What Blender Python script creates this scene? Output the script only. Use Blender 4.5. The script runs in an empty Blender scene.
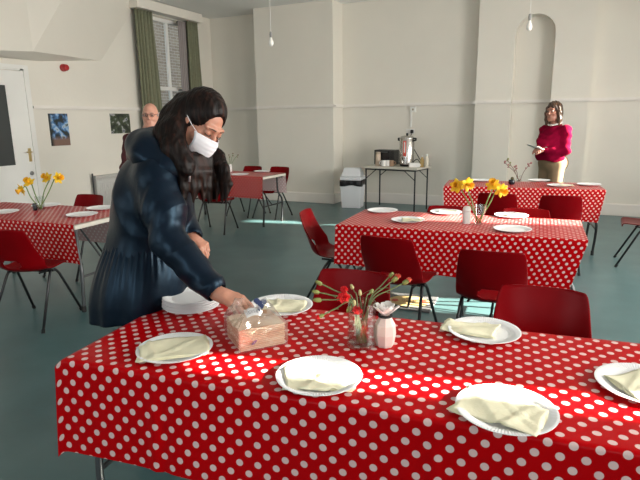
import bpy, bmesh, math, random
import numpy as np
from mathutils import Vector, Matrix, noise
random.seed(7)
C = bpy.context.scene
COL = C.collection
PI = math.pi

# ------------------------------------------------------------------ camera
F_PX = 531.88; PITCH = .2212; ROLL = -.01337; YAW = .44347; EYE = 1.5
_f0 = np.array([-math.sin(YAW), math.cos(YAW), 0]); _r0 = np.array([math.cos(YAW), math.sin(YAW), 0]); _u0 = np.array([0, 0, 1.])
CW = math.cos(PITCH)*_f0 - math.sin(PITCH)*_u0
_U = math.sin(PITCH)*_f0 + math.cos(PITCH)*_u0
CR = math.cos(ROLL)*_r0 + math.sin(ROLL)*_U
CU = -math.sin(ROLL)*_r0 + math.cos(ROLL)*_U
cam_d = bpy.data.cameras.new('camera'); cam = bpy.data.objects.new('camera', cam_d); COL.objects.link(cam)
cam_d.sensor_width = 36; cam_d.sensor_fit = 'HORIZONTAL'; cam_d.lens = F_PX*36/640; cam_d.clip_start = .05
m4 = Matrix.Identity(4)
for i in range(3):
    m4[i][0] = CR[i]; m4[i][1] = CU[i]; m4[i][2] = -CW[i]
m4[2][3] = EYE
cam.matrix_world = m4
C.camera = cam

def ray(x, y): return CR*(x-320)/F_PX - CU*(y-240)/F_PX + CW
def at(x, y, d): return Vector(np.array([0, 0, EYE]) + ray(x, y)*d)          # point at a distance along the view axis
def on_z(x, y, z):
    r = ray(x, y); return Vector(np.array([0, 0, EYE]) + r*(z-EYE)/r[2])     # point on a level plane
def on_y(x, y, Y):
    r = ray(x, y); return Vector(np.array([0, 0, EYE]) + r*Y/r[1])
def on_x(x, y, X):
    r = ray(x, y); return Vector(np.array([0, 0, EYE]) + r*X/r[0])

# ------------------------------------------------------------------ world, sun, daylight, exposure
C.view_settings.view_transform = 'Standard'; C.view_settings.look = 'None'
C.view_settings.gamma = 1; C.view_settings.use_curve_mapping = False
C.view_settings.exposure = 0.85
wd = bpy.data.worlds.new('sky'); C.world = wd; wd.use_nodes = True
bg = wd.node_tree.nodes['Background']
skt = wd.node_tree.nodes.new('ShaderNodeTexSky'); skt.sky_type = 'HOSEK_WILKIE'; skt.turbidity = 4
SUN_AZ = math.atan2(.19, 1.0); SUN_EL = math.radians(21)
SUN_DIR = Vector((math.cos(SUN_AZ)*math.cos(SUN_EL), math.sin(SUN_AZ)*math.cos(SUN_EL), math.sin(SUN_EL)))
skt.sun_direction = SUN_DIR
wd.node_tree.links.new(skt.outputs[0], bg.inputs[0]); bg.inputs[1].default_value = 5.0
sun_d = bpy.data.lights.new('sun', 'SUN'); sun_d.energy = 42; sun_d.angle = math.radians(.6); sun_d.color = (1, .93, .8)
sun = bpy.data.objects.new('sun', sun_d); COL.objects.link(sun)
sun.rotation_euler = SUN_DIR.to_track_quat('Z', 'Y').to_euler(); sun.location = SUN_DIR*20
RX = 3.2; FY = -2.6; LX = -6.79; BY = 9.3; HC = 3.5             # right wall, front wall, left wall, back wall, ceiling
RIGHT_WINDOWS = [(0.9, 2.7), (4.1, 6.2), (7.3, 8.9)]; RW_Z = (1.25, 2.5); RW_TOP = {2: 3.1}
FRONT_WINDOWS = [(-5.6, -4.2), (-2.4, -1.0), (.8, 2.2)]
def area(name, loc, direction, sx, sy, power, col):
    d = bpy.data.lights.new(name, 'AREA'); d.shape = 'RECTANGLE'; d.size = sx; d.size_y = sy; d.energy = power; d.color = col; d.spread = math.radians(135)
    o = bpy.data.objects.new(name, d); COL.objects.link(o); o.location = loc
    o.rotation_euler = Vector(direction).to_track_quat('-Z', 'Y').to_euler()
    return o
for (a, b), pw in zip(RIGHT_WINDOWS, (54, 86, 12)):
    area('window_daylight', (RX-.03, (a+b)/2, 1.88), (-1, 0, -.12), b-a-.1, 1.2, pw, (1, .97, .92))
for (a, b), pw in zip(FRONT_WINDOWS, (10.5, 10.5, 10.5)):
    area('window_daylight', ((a+b)/2, FY+.03, 1.88), (0, 1, -.12), b-a-.1, 1.2, pw, (.9, .96, 1))

# ------------------------------------------------------------------ materials
MATS = {}
def mat(name, col, rough=.6, metal=0., spec=.5, noise_amt=0., noise_scale=8., bump=0., bump_scale=60., **kw):
    if name in MATS: return MATS[name]
    m = bpy.data.materials.new(name); m.use_nodes = True; MATS[name] = m
    nt = m.node_tree; p = nt.nodes['Principled BSDF']
    p.inputs['Base Color'].default_value = (*col, 1); p.inputs['Roughness'].default_value = rough
    p.inputs['Metallic'].default_value = metal; p.inputs['Specular IOR Level'].default_value = spec
    for k, v in kw.items(): p.inputs[k.replace('_', ' ')].default_value = v
    tc = nt.nodes.new('ShaderNodeTexCoord')
    if noise_amt:
        n = nt.nodes.new('ShaderNodeTexNoise'); n.inputs['Scale'].default_value = noise_scale; n.inputs['Detail'].default_value = 4
        nt.links.new(tc.outputs['Object'], n.inputs['Vector'])
        r = nt.nodes.new('ShaderNodeMapRange'); r.inputs['From Min'].default_value = .3; r.inputs['From Max'].default_value = .7
        r.inputs['To Min'].default_value = 1-noise_amt; r.inputs['To Max'].default_value = 1+noise_amt
        nt.links.new(n.outputs['Fac'], r.inputs['Value'])
        mx = nt.nodes.new('ShaderNodeMix'); mx.data_type = 'RGBA'; mx.blend_type = 'MULTIPLY'; mx.inputs[0].default_value = 1
        mx.inputs[6].default_value = (*col, 1); nt.links.new(r.outputs[0], mx.inputs[7]); nt.links.new(mx.outputs[2], p.inputs['Base Color'])
    if bump:
        n = nt.nodes.new('ShaderNodeTexNoise'); n.inputs['Scale'].default_value = bump_scale; n.inputs['Detail'].default_value = 3
        nt.links.new(tc.outputs['Object'], n.inputs['Vector'])
        b = nt.nodes.new('ShaderNodeBump'); b.inputs['Strength'].default_value = bump; b.inputs['Distance'].default_value = .01
        nt.links.new(n.outputs['Fac'], b.inputs['Height']); nt.links.new(b.outputs[0], p.inputs['Normal'])
    return m
def glassy(name, col=(1, 1, 1), gloss=.16, rough=.03, haze=0.):
    if name in MATS: return MATS[name]
    m = bpy.data.materials.new(name); m.use_nodes = True; MATS[name] = m
    nt = m.node_tree; nt.nodes.remove(nt.nodes['Principled BSDF']); out = nt.nodes['Material Output']
    t = nt.nodes.new('ShaderNodeBsdfTransparent'); t.inputs[0].default_value = (*col, 1)
    g = nt.nodes.new('ShaderNodeBsdfGlossy'); g.inputs['Roughness'].default_value = rough
    lw = nt.nodes.new('ShaderNodeLayerWeight'); lw.inputs[0].default_value = .35
    mr = nt.nodes.new('ShaderNodeMapRange'); mr.inputs['To Min'].default_value = gloss*.35; mr.inputs['To Max'].default_value = min(1, gloss*1.7)
    nt.links.new(lw.outputs['Facing'], mr.inputs['Value'])
    mx = nt.nodes.new('ShaderNodeMixShader'); nt.links.new(mr.outputs[0], mx.inputs[0])
    nt.links.new(t.outputs[0], mx.inputs[1]); nt.links.new(g.outputs[0], mx.inputs[2])
    last = mx
    if haze:
        d = nt.nodes.new('ShaderNodeBsdfDiffuse'); d.inputs[0].default_value = (.85, .85, .83, 1)
        m2 = nt.nodes.new('ShaderNodeMixShader'); m2.inputs[0].default_value = haze
        nt.links.new(mx.outputs[0], m2.inputs[1]); nt.links.new(d.outputs[0], m2.inputs[2]); last = m2
    nt.links.new(last.outputs[0], out.inputs[0])
    return m
def ramp_mat(name, stops, scale=5, rough=.6, kind='noise', stretch=(1, 1, 1), spec=.5, bump=0, detail=4):
    if name in MATS: return MATS[name]
    m = bpy.data.materials.new(name); m.use_nodes = True; MATS[name] = m
    nt = m.node_tree; p = nt.nodes['Principled BSDF']; p.inputs['Roughness'].default_value = rough; p.inputs['Specular IOR Level'].default_value = spec
    tc = nt.nodes.new('ShaderNodeTexCoord'); mp = nt.nodes.new('ShaderNodeMapping'); mp.inputs['Scale'].default_value = stretch
    nt.links.new(tc.outputs['Object'], mp.inputs[0])
    n = nt.nodes.new('ShaderNodeTexNoise'); n.inputs['Scale'].default_value = scale; n.inputs['Detail'].default_value = detail
    nt.links.new(mp.outputs[0], n.inputs['Vector'])
    r = nt.nodes.new('ShaderNodeValToRGB')
    while len(r.color_ramp.elements) < len(stops): r.color_ramp.elements.new(.5)
    for e, (pos, c) in zip(r.color_ramp.elements, stops): e.position = pos; e.color = (*c, 1)
    nt.links.new(n.outputs['Fac'], r.inputs[0]); nt.links.new(r.outputs[0], p.inputs['Base Color'])
    if bump:
        b = nt.nodes.new('ShaderNodeBump'); b.inputs['Strength'].default_value = bump; b.inputs['Distance'].default_value = .01
        nt.links.new(n.outputs['Fac'], b.inputs['Height']); nt.links.new(b.outputs[0], p.inputs['Normal'])
    return m

M_wall = mat('cream_wall_paint', (.79, .752, .668), .55, noise_amt=.02, noise_scale=1.5, bump=.12, bump_scale=25)
M_ceil = mat('ceiling_paint', (.86, .87, .84), .8, noise_amt=.02, noise_scale=1)
M_trim = mat('trim_gloss_paint', (.82, .78, .72), .35, noise_amt=.03, noise_scale=4)
M_white = mat('white_gloss_paint', (.82, .81, .77), .35, noise_amt=.02, noise_scale=3)
M_floor = ramp_mat('teal_lino', [(.3, (.060, .122, .126)), (.5, (.070, .140, .145)), (.7, (.085, .160, .164))], scale=3.0, rough=.33, detail=8, bump=.03)
M_black = mat('black_steel', (.018, .019, .021), .35, metal=.2)
M_grey_steel = mat('grey_steel', (.10, .105, .11), .4, metal=.5)
M_rubber = mat('black_rubber', (.012, .012, .012), .7)
M_red = mat('red_plastic', (.18, .001, .003), .30, spec=.08, noise_amt=.06, noise_scale=6, bump=.06, bump_scale=350)
M_table = mat('grey_plastic_tabletop', (.62, .58, .50), .5, noise_amt=.04, noise_scale=20)
M_paper = mat('white_paper_plate', (.84, .84, .83), .6, bump=.05, bump_scale=90)
M_napkin = mat('cream_napkin_paper', (.82, .78, .56), .85, noise_amt=.04, noise_scale=18, bump=.25, bump_scale=40)
M_glass = glassy('clear_glass', (.95, .97, .96), .15)
M_water = glassy('water', (.9, .95, .93), .12)
M_pane = glassy('window_pane', (.97, .98, .98), .1)
M_film = glassy('plastic_film', (.98, .98, .97), .34, rough=.1, haze=.06)
M_skin = mat('skin', (.47, .22, .145), .5, noise_amt=.06, noise_scale=30, Subsurface_Weight=.08)
M_skin_pale = mat('pale_skin', (.62, .36, .28), .5, noise_amt=.07, noise_scale=30, Subsurface_Weight=.08)
M_curtain = mat('sage_green_curtain_cloth', (.20, .205, .13), .9, noise_amt=.08, noise_scale=30)
M_net = mat('lilac_net_cloth', (.34, .30, .29), .9)
M_stem = mat('flower_stem', (.16, .25, .06), .5)
M_yellow = mat('daffodil_yellow', (.92, .60, .02), .55, noise_amt=.1, noise_scale=40)
M_orange = mat('daffodil_trumpet', (.90, .45, .01), .55)
M_carn = mat('carnation_red', (.80, .03, .035), .6)
M_ceram = mat('pinkish_white_ceramic', (.74, .62, .56), .35)

def dot_mat():
    m = bpy.data.materials.new('red_polka_dot_oilcloth'); m.use_nodes = True
    nt = m.node_tree; p = nt.nodes['Principled BSDF']; N = nt.nodes.new; L = nt.links.new
    uv = N('ShaderNodeUVMap'); sx = N('ShaderNodeSeparateXYZ'); L(uv.outputs[0], sx.inputs[0])
    def mth(op, a, b=None):
        n = N('ShaderNodeMath'); n.operation = op
        for i, v in enumerate((a, b)):
            if v is None: continue
            if isinstance(v, (int, float)): n.inputs[i].default_value = v
            else: L(v, n.inputs[i])
        return n.outputs[0]
    PX, PY = .050, .056
    def cell(off):
        out = []
        for s, P in ((sx.outputs[0], PX), (sx.outputs[1], PY)):
            f = mth('FRACT', mth('ADD', mth('DIVIDE', s, P), off+50))
            out.append(mth('MULTIPLY', mth('SUBTRACT', f, .5), P))
        return mth('SQRT', mth('ADD', mth('MULTIPLY', out[0], out[0]), mth('MULTIPLY', out[1], out[1])))
    d = mth('MINIMUM', cell(0), cell(.5))
    mr = N('ShaderNodeMapRange'); mr.inputs['From Min'].default_value = .0098; mr.inputs['From Max'].default_value = .0090
    L(d, mr.inputs['Value'])
    face = N('ShaderNodeMix'); face.data_type = 'RGBA'; L(mr.outputs[0], face.inputs[0])
    face.inputs[6].default_value = (.46, .001, .003, 1); face.inputs[7].default_value = (.72, .52, .49, 1)
    back = N('ShaderNodeMix'); back.data_type = 'RGBA'; L(mr.outputs[0], back.inputs[0])
    back.inputs[6].default_value = (.62, .42, .42, 1); back.inputs[7].default_value = (.74, .66, .64, 1)
    geo = N('ShaderNodeNewGeometry')
    mx = N('ShaderNodeMix'); mx.data_type = 'RGBA'; L(geo.outputs['Backfacing'], mx.inputs[0]); L(face.outputs[2], mx.inputs[6]); L(back.outputs[2], mx.inputs[7])
    L(mx.outputs[2], p.inputs['Base Color'])
    p.inputs['Roughness'].default_value = .28; p.inputs['Specular IOR Level'].default_value = .07
    tc = N('ShaderNodeTexCoord'); n = N('ShaderNodeTexNoise'); n.inputs['Scale'].default_value = 7; n.inputs['Detail'].default_value = 2; L(tc.outputs['Object'], n.inputs[0])
    b = N('ShaderNodeBump'); b.inputs['Strength'].default_value = .22; b.inputs['Distance'].default_value = .02; L(n.outputs[0], b.inputs['Height']); L(b.outputs[0], p.inputs['Normal'])
    return m
M_dots = dot_mat()

# ------------------------------------------------------------------ building helpers
def setp(o, label=None, cat=None, group=None, kind=None):
    if label: o['label'] = label
    if cat: o['category'] = cat
    if group: o['group'] = group
    if kind: o['kind'] = kind
    return o
def thing(name, label, cat, loc=(0, 0, 0), rz=0., group=None):
    o = bpy.data.objects.new(name, None); COL.objects.link(o); o.empty_display_size = .1
    o.location = loc; o.rotation_euler = (0, 0, rz)
    return setp(o, label, cat, group)
class B:
    def __init__(s): s.bm = bmesh.new()
    def box(s, x0, y0, z0, x1, y1, z1, mtx=None, bev=0):
        r = bmesh.ops.create_cube(s.bm, size=1)
        for v in r['verts']:
            v.co = Vector(((x0+x1)/2 + v.co.x*(x1-x0), (y0+y1)/2 + v.co.y*(y1-y0), (z0+z1)/2 + v.co.z*(z1-z0)))
        vs = r['verts']
        if bev:
            es = {e for v in vs for e in v.link_edges}
            rr = bmesh.ops.bevel(s.bm, geom=list(es), offset=bev, segments=2, affect='EDGES', profile=.5)
            vs = list({v for f in rr['faces'] for v in f.verts} | {v for v in vs if v.is_valid})
        if mtx:
            for v in vs: v.co = mtx @ v.co
        return s
    def tube(s, pts, r, n=8, caps=True, radii=None, smooth_n=0):
        pts = [Vector(p) for p in pts]
        if smooth_n and len(pts) > 2:
            q = []
            for i in range(len(pts)-1):
                p0, p1, p2, p3 = pts[max(i-1, 0)], pts[i], pts[i+1], pts[min(i+2, len(pts)-1)]
                for k in range(smooth_n):
                    t = k/smooth_n
                    q.append(.5*((2*p1)+(p2-p0)*t+(2*p0-5*p1+4*p2-p3)*t*t+(3*p1-p0-3*p2+p3)*t**3))
            q.append(pts[-1])
            if radii:
                m_ = len(pts)-1; radii = [radii[min(int(i/smooth_n), m_)]*(1-(i/smooth_n) % 1)+radii[min(int(i/smooth_n)+1, m_)]*((i/smooth_n) % 1) for i in range(len(q))]
            pts = q
        rings = []; up = None
        for i, p in enumerate(pts):
            t = (pts[min(i+1, len(pts)-1)] - pts[max(i-1, 0)]).normalized()
            if up is None: up = t.orthogonal().normalized()
            a = (up - t*up.dot(t))
            a = a.normalized() if a.length > 1e-6 else t.orthogonal().normalized()
            up = a; b = t.cross(a); rr = radii[i] if radii else r
            rings.append([s.bm.verts.new(p + rr*(math.cos(2*PI*k/n)*a + math.sin(2*PI*k/n)*b)) for k in range(n)])
        for r0, r1 in zip(rings, rings[1:]):
            for k in range(n): s.bm.faces.new((r0[k], r0[(k+1) % n], r1[(k+1) % n], r1[k]))
        if caps: s.bm.faces.new(rings[0][::-1]); s.bm.faces.new(rings[-1])
        return s
    def lathe(s, prof, n=24, mtx=None, mod=None, close=False):
        rings = []
        for j, (r, z) in enumerate(prof):
            ring = []
            if r < 1e-6:
                co = Vector((0, 0, z)); ring = [s.bm.verts.new(mtx @ co if mtx else co)]
            else:
                for k in range(n):
                    a = 2*PI*k/n; dr, dz = mod(j, k) if mod else (0, 0)
                    co = Vector(((r+dr)*math.cos(a), (r+dr)*math.sin(a), z+dz)); ring.append(s.bm.verts.new(mtx @ co if mtx else co))
            rings.append(ring)
        pairs = list(zip(rings, rings[1:]))
        if close: pairs.append((rings[-1], rings[0]))
        for a, b in pairs:
            for k in range(n):
                k2 = (k+1) % n
                if len(a) == 1 and len(b) == 1: continue
                if len(a) == 1: s.bm.faces.new((a[0], b[k2], b[k]))
                elif len(b) == 1: s.bm.faces.new((a[k], a[k2], b[0]))
                else: s.bm.faces.new((a[k], a[k2], b[k2], b[k]))
        return s
    def ball(s, c, r, u=12, v=8, sc=(1, 1, 1), mtx=None):
        rr = bmesh.ops.create_uvsphere(s.bm, u_segments=u, v_segments=v, radius=r)
        for q in rr['verts']:
            co = Vector((q.co.x*sc[0], q.co.y*sc[1], q.co.z*sc[2]))
            if mtx: co = mtx @ co
            q.co = co + Vector(c)
        return s
    def grid(s, f, nu, nv, wrap_u=False):
        vs = [[s.bm.verts.new(f(i/nu, j/nv)) for j in range(nv+1)] for i in range(nu if wrap_u else nu+1)]
        for i in range(nu):
            for j in range(nv):
                i2 = (i+1) % len(vs)
                s.bm.faces.new((vs[i][j], vs[i2][j], vs[i2][j+1], vs[i][j+1]))
        return s
    def poly(s, pts, faces):
        v = [s.bm.verts.new(p) for p in pts]
        for f in faces: s.bm.faces.new([v[i] for i in f])
        return s
    def build(s, name, m, parent=None, smooth=False, mods=None, fix=True, autosmooth=None):
        if fix: bmesh.ops.recalc_face_normals(s.bm, faces=s.bm.faces[:])
        me = bpy.data.meshes.new(name); s.bm.to_mesh(me); s.bm.free()
        return link(name, me, m, parent, smooth, mods, autosmooth)
def link(name, me, m, parent=None, smooth=False, mods=None, autosmooth=None):
    o = bpy.data.objects.new(name, me); COL.objects.link(o)
    if m: me.materials.append(m)
    if smooth or autosmooth: me.shade_smooth()
    if autosmooth: me.set_sharp_from_angle(angle=math.radians(autosmooth))
    if parent: o.parent = parent
    for t, kw in (mods or []):
        md = o.modifiers.new(t.lower(), t)
        for k, v in kw.items(): setattr(md, k, v)
    return o
def copy_tree(o, parent=None):
    c = o.copy(); COL.objects.link(c)
    if parent: c.parent = parent
    for ch in [x for x in o.children]: copy_tree(ch, c)
    return c
def struct(b, name, m, **k):
    o = b.build(name, m, **k); o['kind'] = 'structure'; return o

# ------------------------------------------------------------------ the room shell
T_ = .2
struct(B().box(LX-T_, FY-T_, -.15, RX+T_, BY+.55, 0), 'floor', M_floor)
struct(B().box(LX-T_, FY-T_, HC, RX+T_, BY+.55, HC+.15), 'ceiling', M_ceil)
def holed(axis, c0, c1, lo, hi, holes, zt=HC):
    b = B(); cur = lo
    def bx(a, e, z0, z1):
        if e-a < 1e-4 or z1-z0 < 1e-4: return
        if axis == 'x': b.box(c0, a, z0, c1, e, z1)
        else: b.box(a, c0, z0, e, c1, z1)
    for a, e, z0, z1 in holes:
        bx(cur, a, 0, zt); bx(a, e, 0, z0); bx(a, e, z1, zt); cur = e
    bx(cur, hi, 0, zt)
    return b
WY0, WY1, WZ0, WZ1 = 7.5, 8.72, 1.05, 3.32
struct(holed('x', LX-T_, LX, FY-T_, BY+.4, [(WY0, WY1, WZ0, WZ1)]), 'wall_left', M_wall)
struct(holed('x', RX, RX+T_, FY-T_, BY+.4, [(a, b, RW_Z[0], RW_TOP.get(k, RW_Z[1])) for k, (a, b) in enumerate(RIGHT_WINDOWS)]), 'wall_right', M_wall)
struct(holed('y', FY-T_, FY, LX, RX, [(a, b, *RW_Z) for a, b in FRONT_WINDOWS]), 'wall_front', M_wall)
struct(B().box(LX, BY, 0, RX, BY+.2, HC), 'wall_back', M_wall)
# chimney breast and arched pier standing proud of the back wall
BR0, BR1, BRY = -5.50, -3.92, 8.87
struct(B().box(BR0, BRY, 0, BR1, BY, HC), 'wall_back_breast', M_wall)
P0, P1, PYF = -1.51, .14, 9.08
NC, NR, NS = -.675, .285, 2.73                                             # arched niche centre, half width, springing height
def pier():
    b = B(); bm = b.bm
    z_arc = [(NC-NR*math.cos(a), NS+NR*math.sin(a)) for a in [PI*k/24 for k in range(25)]]
    inner = [(NC-NR, 0)] + z_arc + [(NC+NR, 0)]
    def V(x, y, z): return bm.verts.new((x, y, z))
    f = [V(x, PYF, z) for x, z in inner]; k = [V(x, BY-.002, z) for x, z in inner]
    for i in range(len(inner)-1): bm.faces.new((f[i], k[i], k[i+1], f[i+1]))
    # front face in strips
    tl, tr = V(P0, PYF, HC), V(P1, PYF, HC); bl, br = V(P0, PYF, 0), V(P1, PYF, 0)
    mid = len(inner)//2
    bm.faces.new([bl] + f[:mid+1] + [tl]); bm.faces.new([tr] + f[mid:] + [br])
    bm.faces.new((tl, f[mid], tr))
    bl2, br2, tl2, tr2 = V(P0, BY, 0), V(P1, BY, 0), V(P0, BY, HC), V(P1, BY, HC)
    bm.faces.new((bl, tl, tl2, bl2)); bm.faces.new((br, br2, tr2, tr))
    return b
struct(pier(), 'wall_back_pier', M_wall)
# dado rail
def rail(b, axis, c, a, e, sgn, z=None, h=.055, d=.045):
    z = z if z is not None else (1.70 if axis == 'x' and c == LX else 1.722)
    for z0, z1, dd in ((z, z+h, d*.6), (z+.012, z+h-.012, d)):
        if axis == 'x': b.box(min(c, c+sgn*dd), a, z0, max(c, c+sgn*dd), e, z1)
        else: b.box(a, min(c, c+sgn*dd), z0, e, max(c, c+sgn*dd), z1)
b = B(); rail(b, 'x', LX, 5.12, BY, 1); rail(b, 'x', LX, FY, 4.0, 1); struct(b, 'trim_1', M_trim)
b = B()
rail(b, 'y', BY, LX, BR0, -1); rail(b, 'y', BRY, BR0-.028, BR1+.028, -1); rail(b, 'x', BR0, BRY, BY, -1); rail(b, 'x', BR1, BRY, BY, 1)
rail(b, 'y', BY, BR1, P0, -1); rail(b, 'y', PYF, P0-.028, NC-NR, -1); rail(b, 'y', PYF, NC+NR, P1+.02, -1); rail(b, 'x', P0, PYF, BY, -1)
rail(b, 'y', BY, NC-NR, NC+NR, -1); rail(b, 'y', BY, P1, RX, -1)
struct(b, 'trim_2', M_trim)
b = B(); rail(b, 'x', RX, FY, .85, -1); rail(b, 'x', RX, 2.75, 4.05, -1); rail(b, 'x', RX, 6.25, 7.25, -1); struct(b, 'trim_3', M_trim)
def skirt_board(b, axis, c, a, e, sgn): rail(b, axis, c, a, e, sgn, z=0, h=.185, d=.022)
b = B(); skirt_board(b, 'x', LX, 5.12, BY, 1); skirt_board(b, 'x', LX, FY, 4.0, 1); struct(b, 'baseboard_left', M_trim)
b = B()
skirt_board(b, 'y', BY, LX, BR0, -1); skirt_board(b, 'y', BRY, BR0-.022, BR1+.022, -1); skirt_board(b, 'x', BR1, BRY, BY, 1); skirt_board(b, 'x', BR0, BRY, BY, -1)
skirt_board(b, 'y', BY, BR1, P0, -1); skirt_board(b, 'y', PYF, P0-.022, NC-NR, -1); skirt_board(b, 'y', PYF, NC+NR, P1+.01, -1); skirt_board(b, 'x', P0, PYF, BY, -1)
skirt_board(b, 'y', BY, P1, RX, -1); skirt_board(b, 'y', BY, NC-NR, NC+NR, -1)
struct(b, 'baseboard_back', M_trim)
b = B(); skirt_board(b, 'x', RX, FY, BY, -1); struct(b, 'baseboard_right', M_trim)
b = B(); skirt_board(b, 'y', FY, LX, RX, 1); struct(b, 'baseboard_front', M_trim)

# boxed-in underside of the stairs on the left wall
A = on_x(0, 50.4, LX+.36); Bp = on_x(33, 51.3, LX+.30); Cc = Vector((LX, 6.42, 2.45)); Dd = Vector((LX, 7.36, HC))
n_ = (Bp-Cc).cross(Dd-Cc)
def on_plane(x, y):
    r = Vector(ray(x, y)); o = Vector((0, 0, EYE)); return o + r*((Cc-o).dot(n_)/r.dot(n_))
E_ = on_plane(62, 0); E_ = Bp + (E_-Bp)*((HC-Bp.z)/(E_.z-Bp.z))
F_ = Vector((Bp.x-.02, Bp.y, HC)); A2 = A + (A-Bp)*1.2; G_ = Vector((A2.x-.02, A2.y, HC)); WA = on_x(0, 57.5, LX); WA = WA + (WA-on_x(45, 61.5, LX))*.6; WA.x -= .02; WG = Vector((LX-.02, A2.y, HC))
WB = on_x(45, 61.8, LX-.02); Cw = Cc + Vector((-.02, 0, 0)); Dw = Dd + Vector((-.02, 0, 0))
b = B().poly([A2, Bp, Cc, Dd, E_, F_, G_, WA, WG, Cw, Dw, WB],
             [(0, 1, 5, 6), (1, 4, 5), (1, 2, 3, 4), (0, 7, 11, 1), (1, 11, 9, 2), (6, 5, 4, 3, 10, 8), (0, 6, 8, 7), (2, 9, 10, 3), (7, 8, 10, 9, 11)])
struct(b, 'trim_4', M_wall)

# door on the left wall
def door():
    d = B().box(LX, 4.1, .01, LX+.035, 5.0, 2.19).box(LX+.035, 4.22, .2, LX+.04, 4.72, .85).build('door_1', M_white); d['kind'] = 'structure'
    B().box(LX, 4.28, .97, LX+.04, 4.745, 2.0).build('glass_panel', mat('dark_door_glass', (.05, .055, .055), .15), d)
    B().box(LX, 4.25, .94, LX+.045, 4.28, 2.03).box(LX, 4.745, .94, LX+.045, 4.775, 2.03).box(LX, 4.28, .94, LX+.045, 4.745, .97).box(LX, 4.28, 2.0, LX+.045, 4.745, 2.03).build('glazing_bead', M_white, d)
    br = mat('brass', (.62, .48, .22), .3, metal=.9)
    B().box(LX+.035, 4.955, 1.0, LX+.042, 4.995, 1.18).build('handle_plate', br, d)
    B().tube([(LX+.04, 4.975, 1.13), (LX+.085, 4.975, 1.13), (LX+.085, 4.90, 1.13)], .009).build('handle', br, d)
    B().lathe([(0, 0), (.028, 0), (.028, .014), (.018, .02), (0, .02)], 16, Matrix.Translation((LX+.035, 4.965, .84)) @ Matrix.Rotation(PI/2, 4, 'Y')).build('lock', mat('steel_lock', (.35, .35, .34), .3, metal=.8), d)
    B().box(LX, 5.0, 0, LX+.03, 5.035, 2.22).box(LX, 5.035, 0, LX+.045, 5.105, 2.27).box(LX, 4.0, 2.2, LX+.03, 5.035, 2.22).box(LX, 4.0, 2.22, LX+.045, 5.035, 2.27).box(LX, 4.0, 0, LX+.045, 4.08, 2.22).build('door_frame', M_white, d)
door()

# sash window on the left wall
def left_window():
    w = B(); x0, x1 = LX-.16, LX-.10
    for a, e, z0, z1 in ((WY0, WY0+.07, WZ0, WZ1), (WY1-.07, WY1, WZ0, WZ1), (WY0+.07, WY1-.07, WZ0, WZ0+.07), (WY0+.07, WY1-.07, WZ1-.06, WZ1)):
        w.box(x0, a, z0, x1, e, z1)
    w = w.build('window_1', M_white); w['kind'] = 'structure'
    B().box(x0+.01, WY0+.07, 2.08, x1+.01, WY1-.07, 2.14).build('meeting_rail', M_white, w)
    B().box(x0+.015, 8.10, WZ0+.07, x1-.005, 8.16, 2.08).box(x0+.015, 8.10, 2.14, x1-.005, 8.16, WZ1-.06).build('glazing_bar', M_white, w)
    B().box(x0+.028, WY0+.07, WZ0+.07, x0+.032, WY1-.07, WZ1-.06).build('pane', M_pane, w)
    B().box(LX-.1, WY0-.05, WZ0-.04, LX+.06, WY1+.05, WZ0).build('window_sill', M_white, w)
left_window()
# plain windows on the other two walls, out of the picture
def plain_window(i, axis, c, a, e):
    z0, z1 = RW_Z; z1 = RW_TOP.get(i-2, z1) if axis == 'x' else z1; b = B(); s = 1 if axis == 'x' else -1
    def bx(u0, u1, w0, w1, t0=.06, t1=.12):
        cc0, cc1 = (c+t0, c+t1) if axis == 'x' else (c-t1, c-t0)
        if axis == 'x': b.box(cc0, u0, w0, cc1, u1, w1)
        else: b.box(u0, cc0, w0, u1, cc1, w1)
    bx(a, a+.06, z0, z1); bx(e-.06, e, z0, z1); bx(a+.06, e-.06, z0, z0+.06); bx(a+.06, e-.06, z1-.06, z1)
    o = struct(b, 'window_%d' % i, M_white)
    b = B(); bx(a+.06, e-.06, z0+.06, z1-.06, .088, .092); b.build('pane', M_pane, o)
i = 2
for a, e in RIGHT_WINDOWS: plain_window(i, 'x', RX, a, e); i += 1
for a, e in FRONT_WINDOWS: plain_window(i, 'y', FY, a, e); i += 1

# brick house seen through the sash window, and unseen blocks added to split sunlight
def brick_mat():
    m = bpy.data.materials.new('weathered_brick'); m.use_nodes = True; nt = m.node_tree; p = nt.nodes['Principled BSDF']
    tc = nt.nodes.new('ShaderNodeTexCoord'); mp = nt.nodes.new('ShaderNodeMapping'); mp.inputs['Rotation'].default_value = (PI/2, 0, PI/2)
    br = nt.nodes.new('ShaderNodeTexBrick'); br.inputs['Scale'].default_value = 1
    br.inputs['Brick Width'].default_value = .225; br.inputs['Row Height'].default_value = .075; br.inputs['Mortar Size'].default_value = .008
    br.inputs['Color1'].default_value = (.34, .29, .24, 1); br.inputs['Color2'].default_value = (.44, .39, .33, 1); br.inputs['Mortar'].default_value = (.6, .57, .52, 1)
    sp = nt.nodes.new('ShaderNodeSeparateXYZ'); cb = nt.nodes.new('ShaderNodeCombineXYZ')
    nt.links.new(tc.outputs['Object'], sp.inputs[0]); nt.links.new(sp.outputs[1], cb.inputs[0]); nt.links.new(sp.outputs[2], cb.inputs[1])
    nt.links.new(cb.outputs[0], br.inputs['Vector']); nt.links.new(br.outputs[0], p.inputs['Base Color']); p.inputs['Roughness'].default_value = .9
    return m
M_brick = brick_mat()
setp(B().box(-12.5, 6, -.1, -10.0, 20, 9).build('brick_house_or_sun_blocker', M_brick), 'weathered brown brick house wall outside the sash window', 'building')
SUN_X = 6.0
def sun_y(x, y): return y + (SUN_X-x)*SUN_DIR.y/SUN_DIR.x
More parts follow.
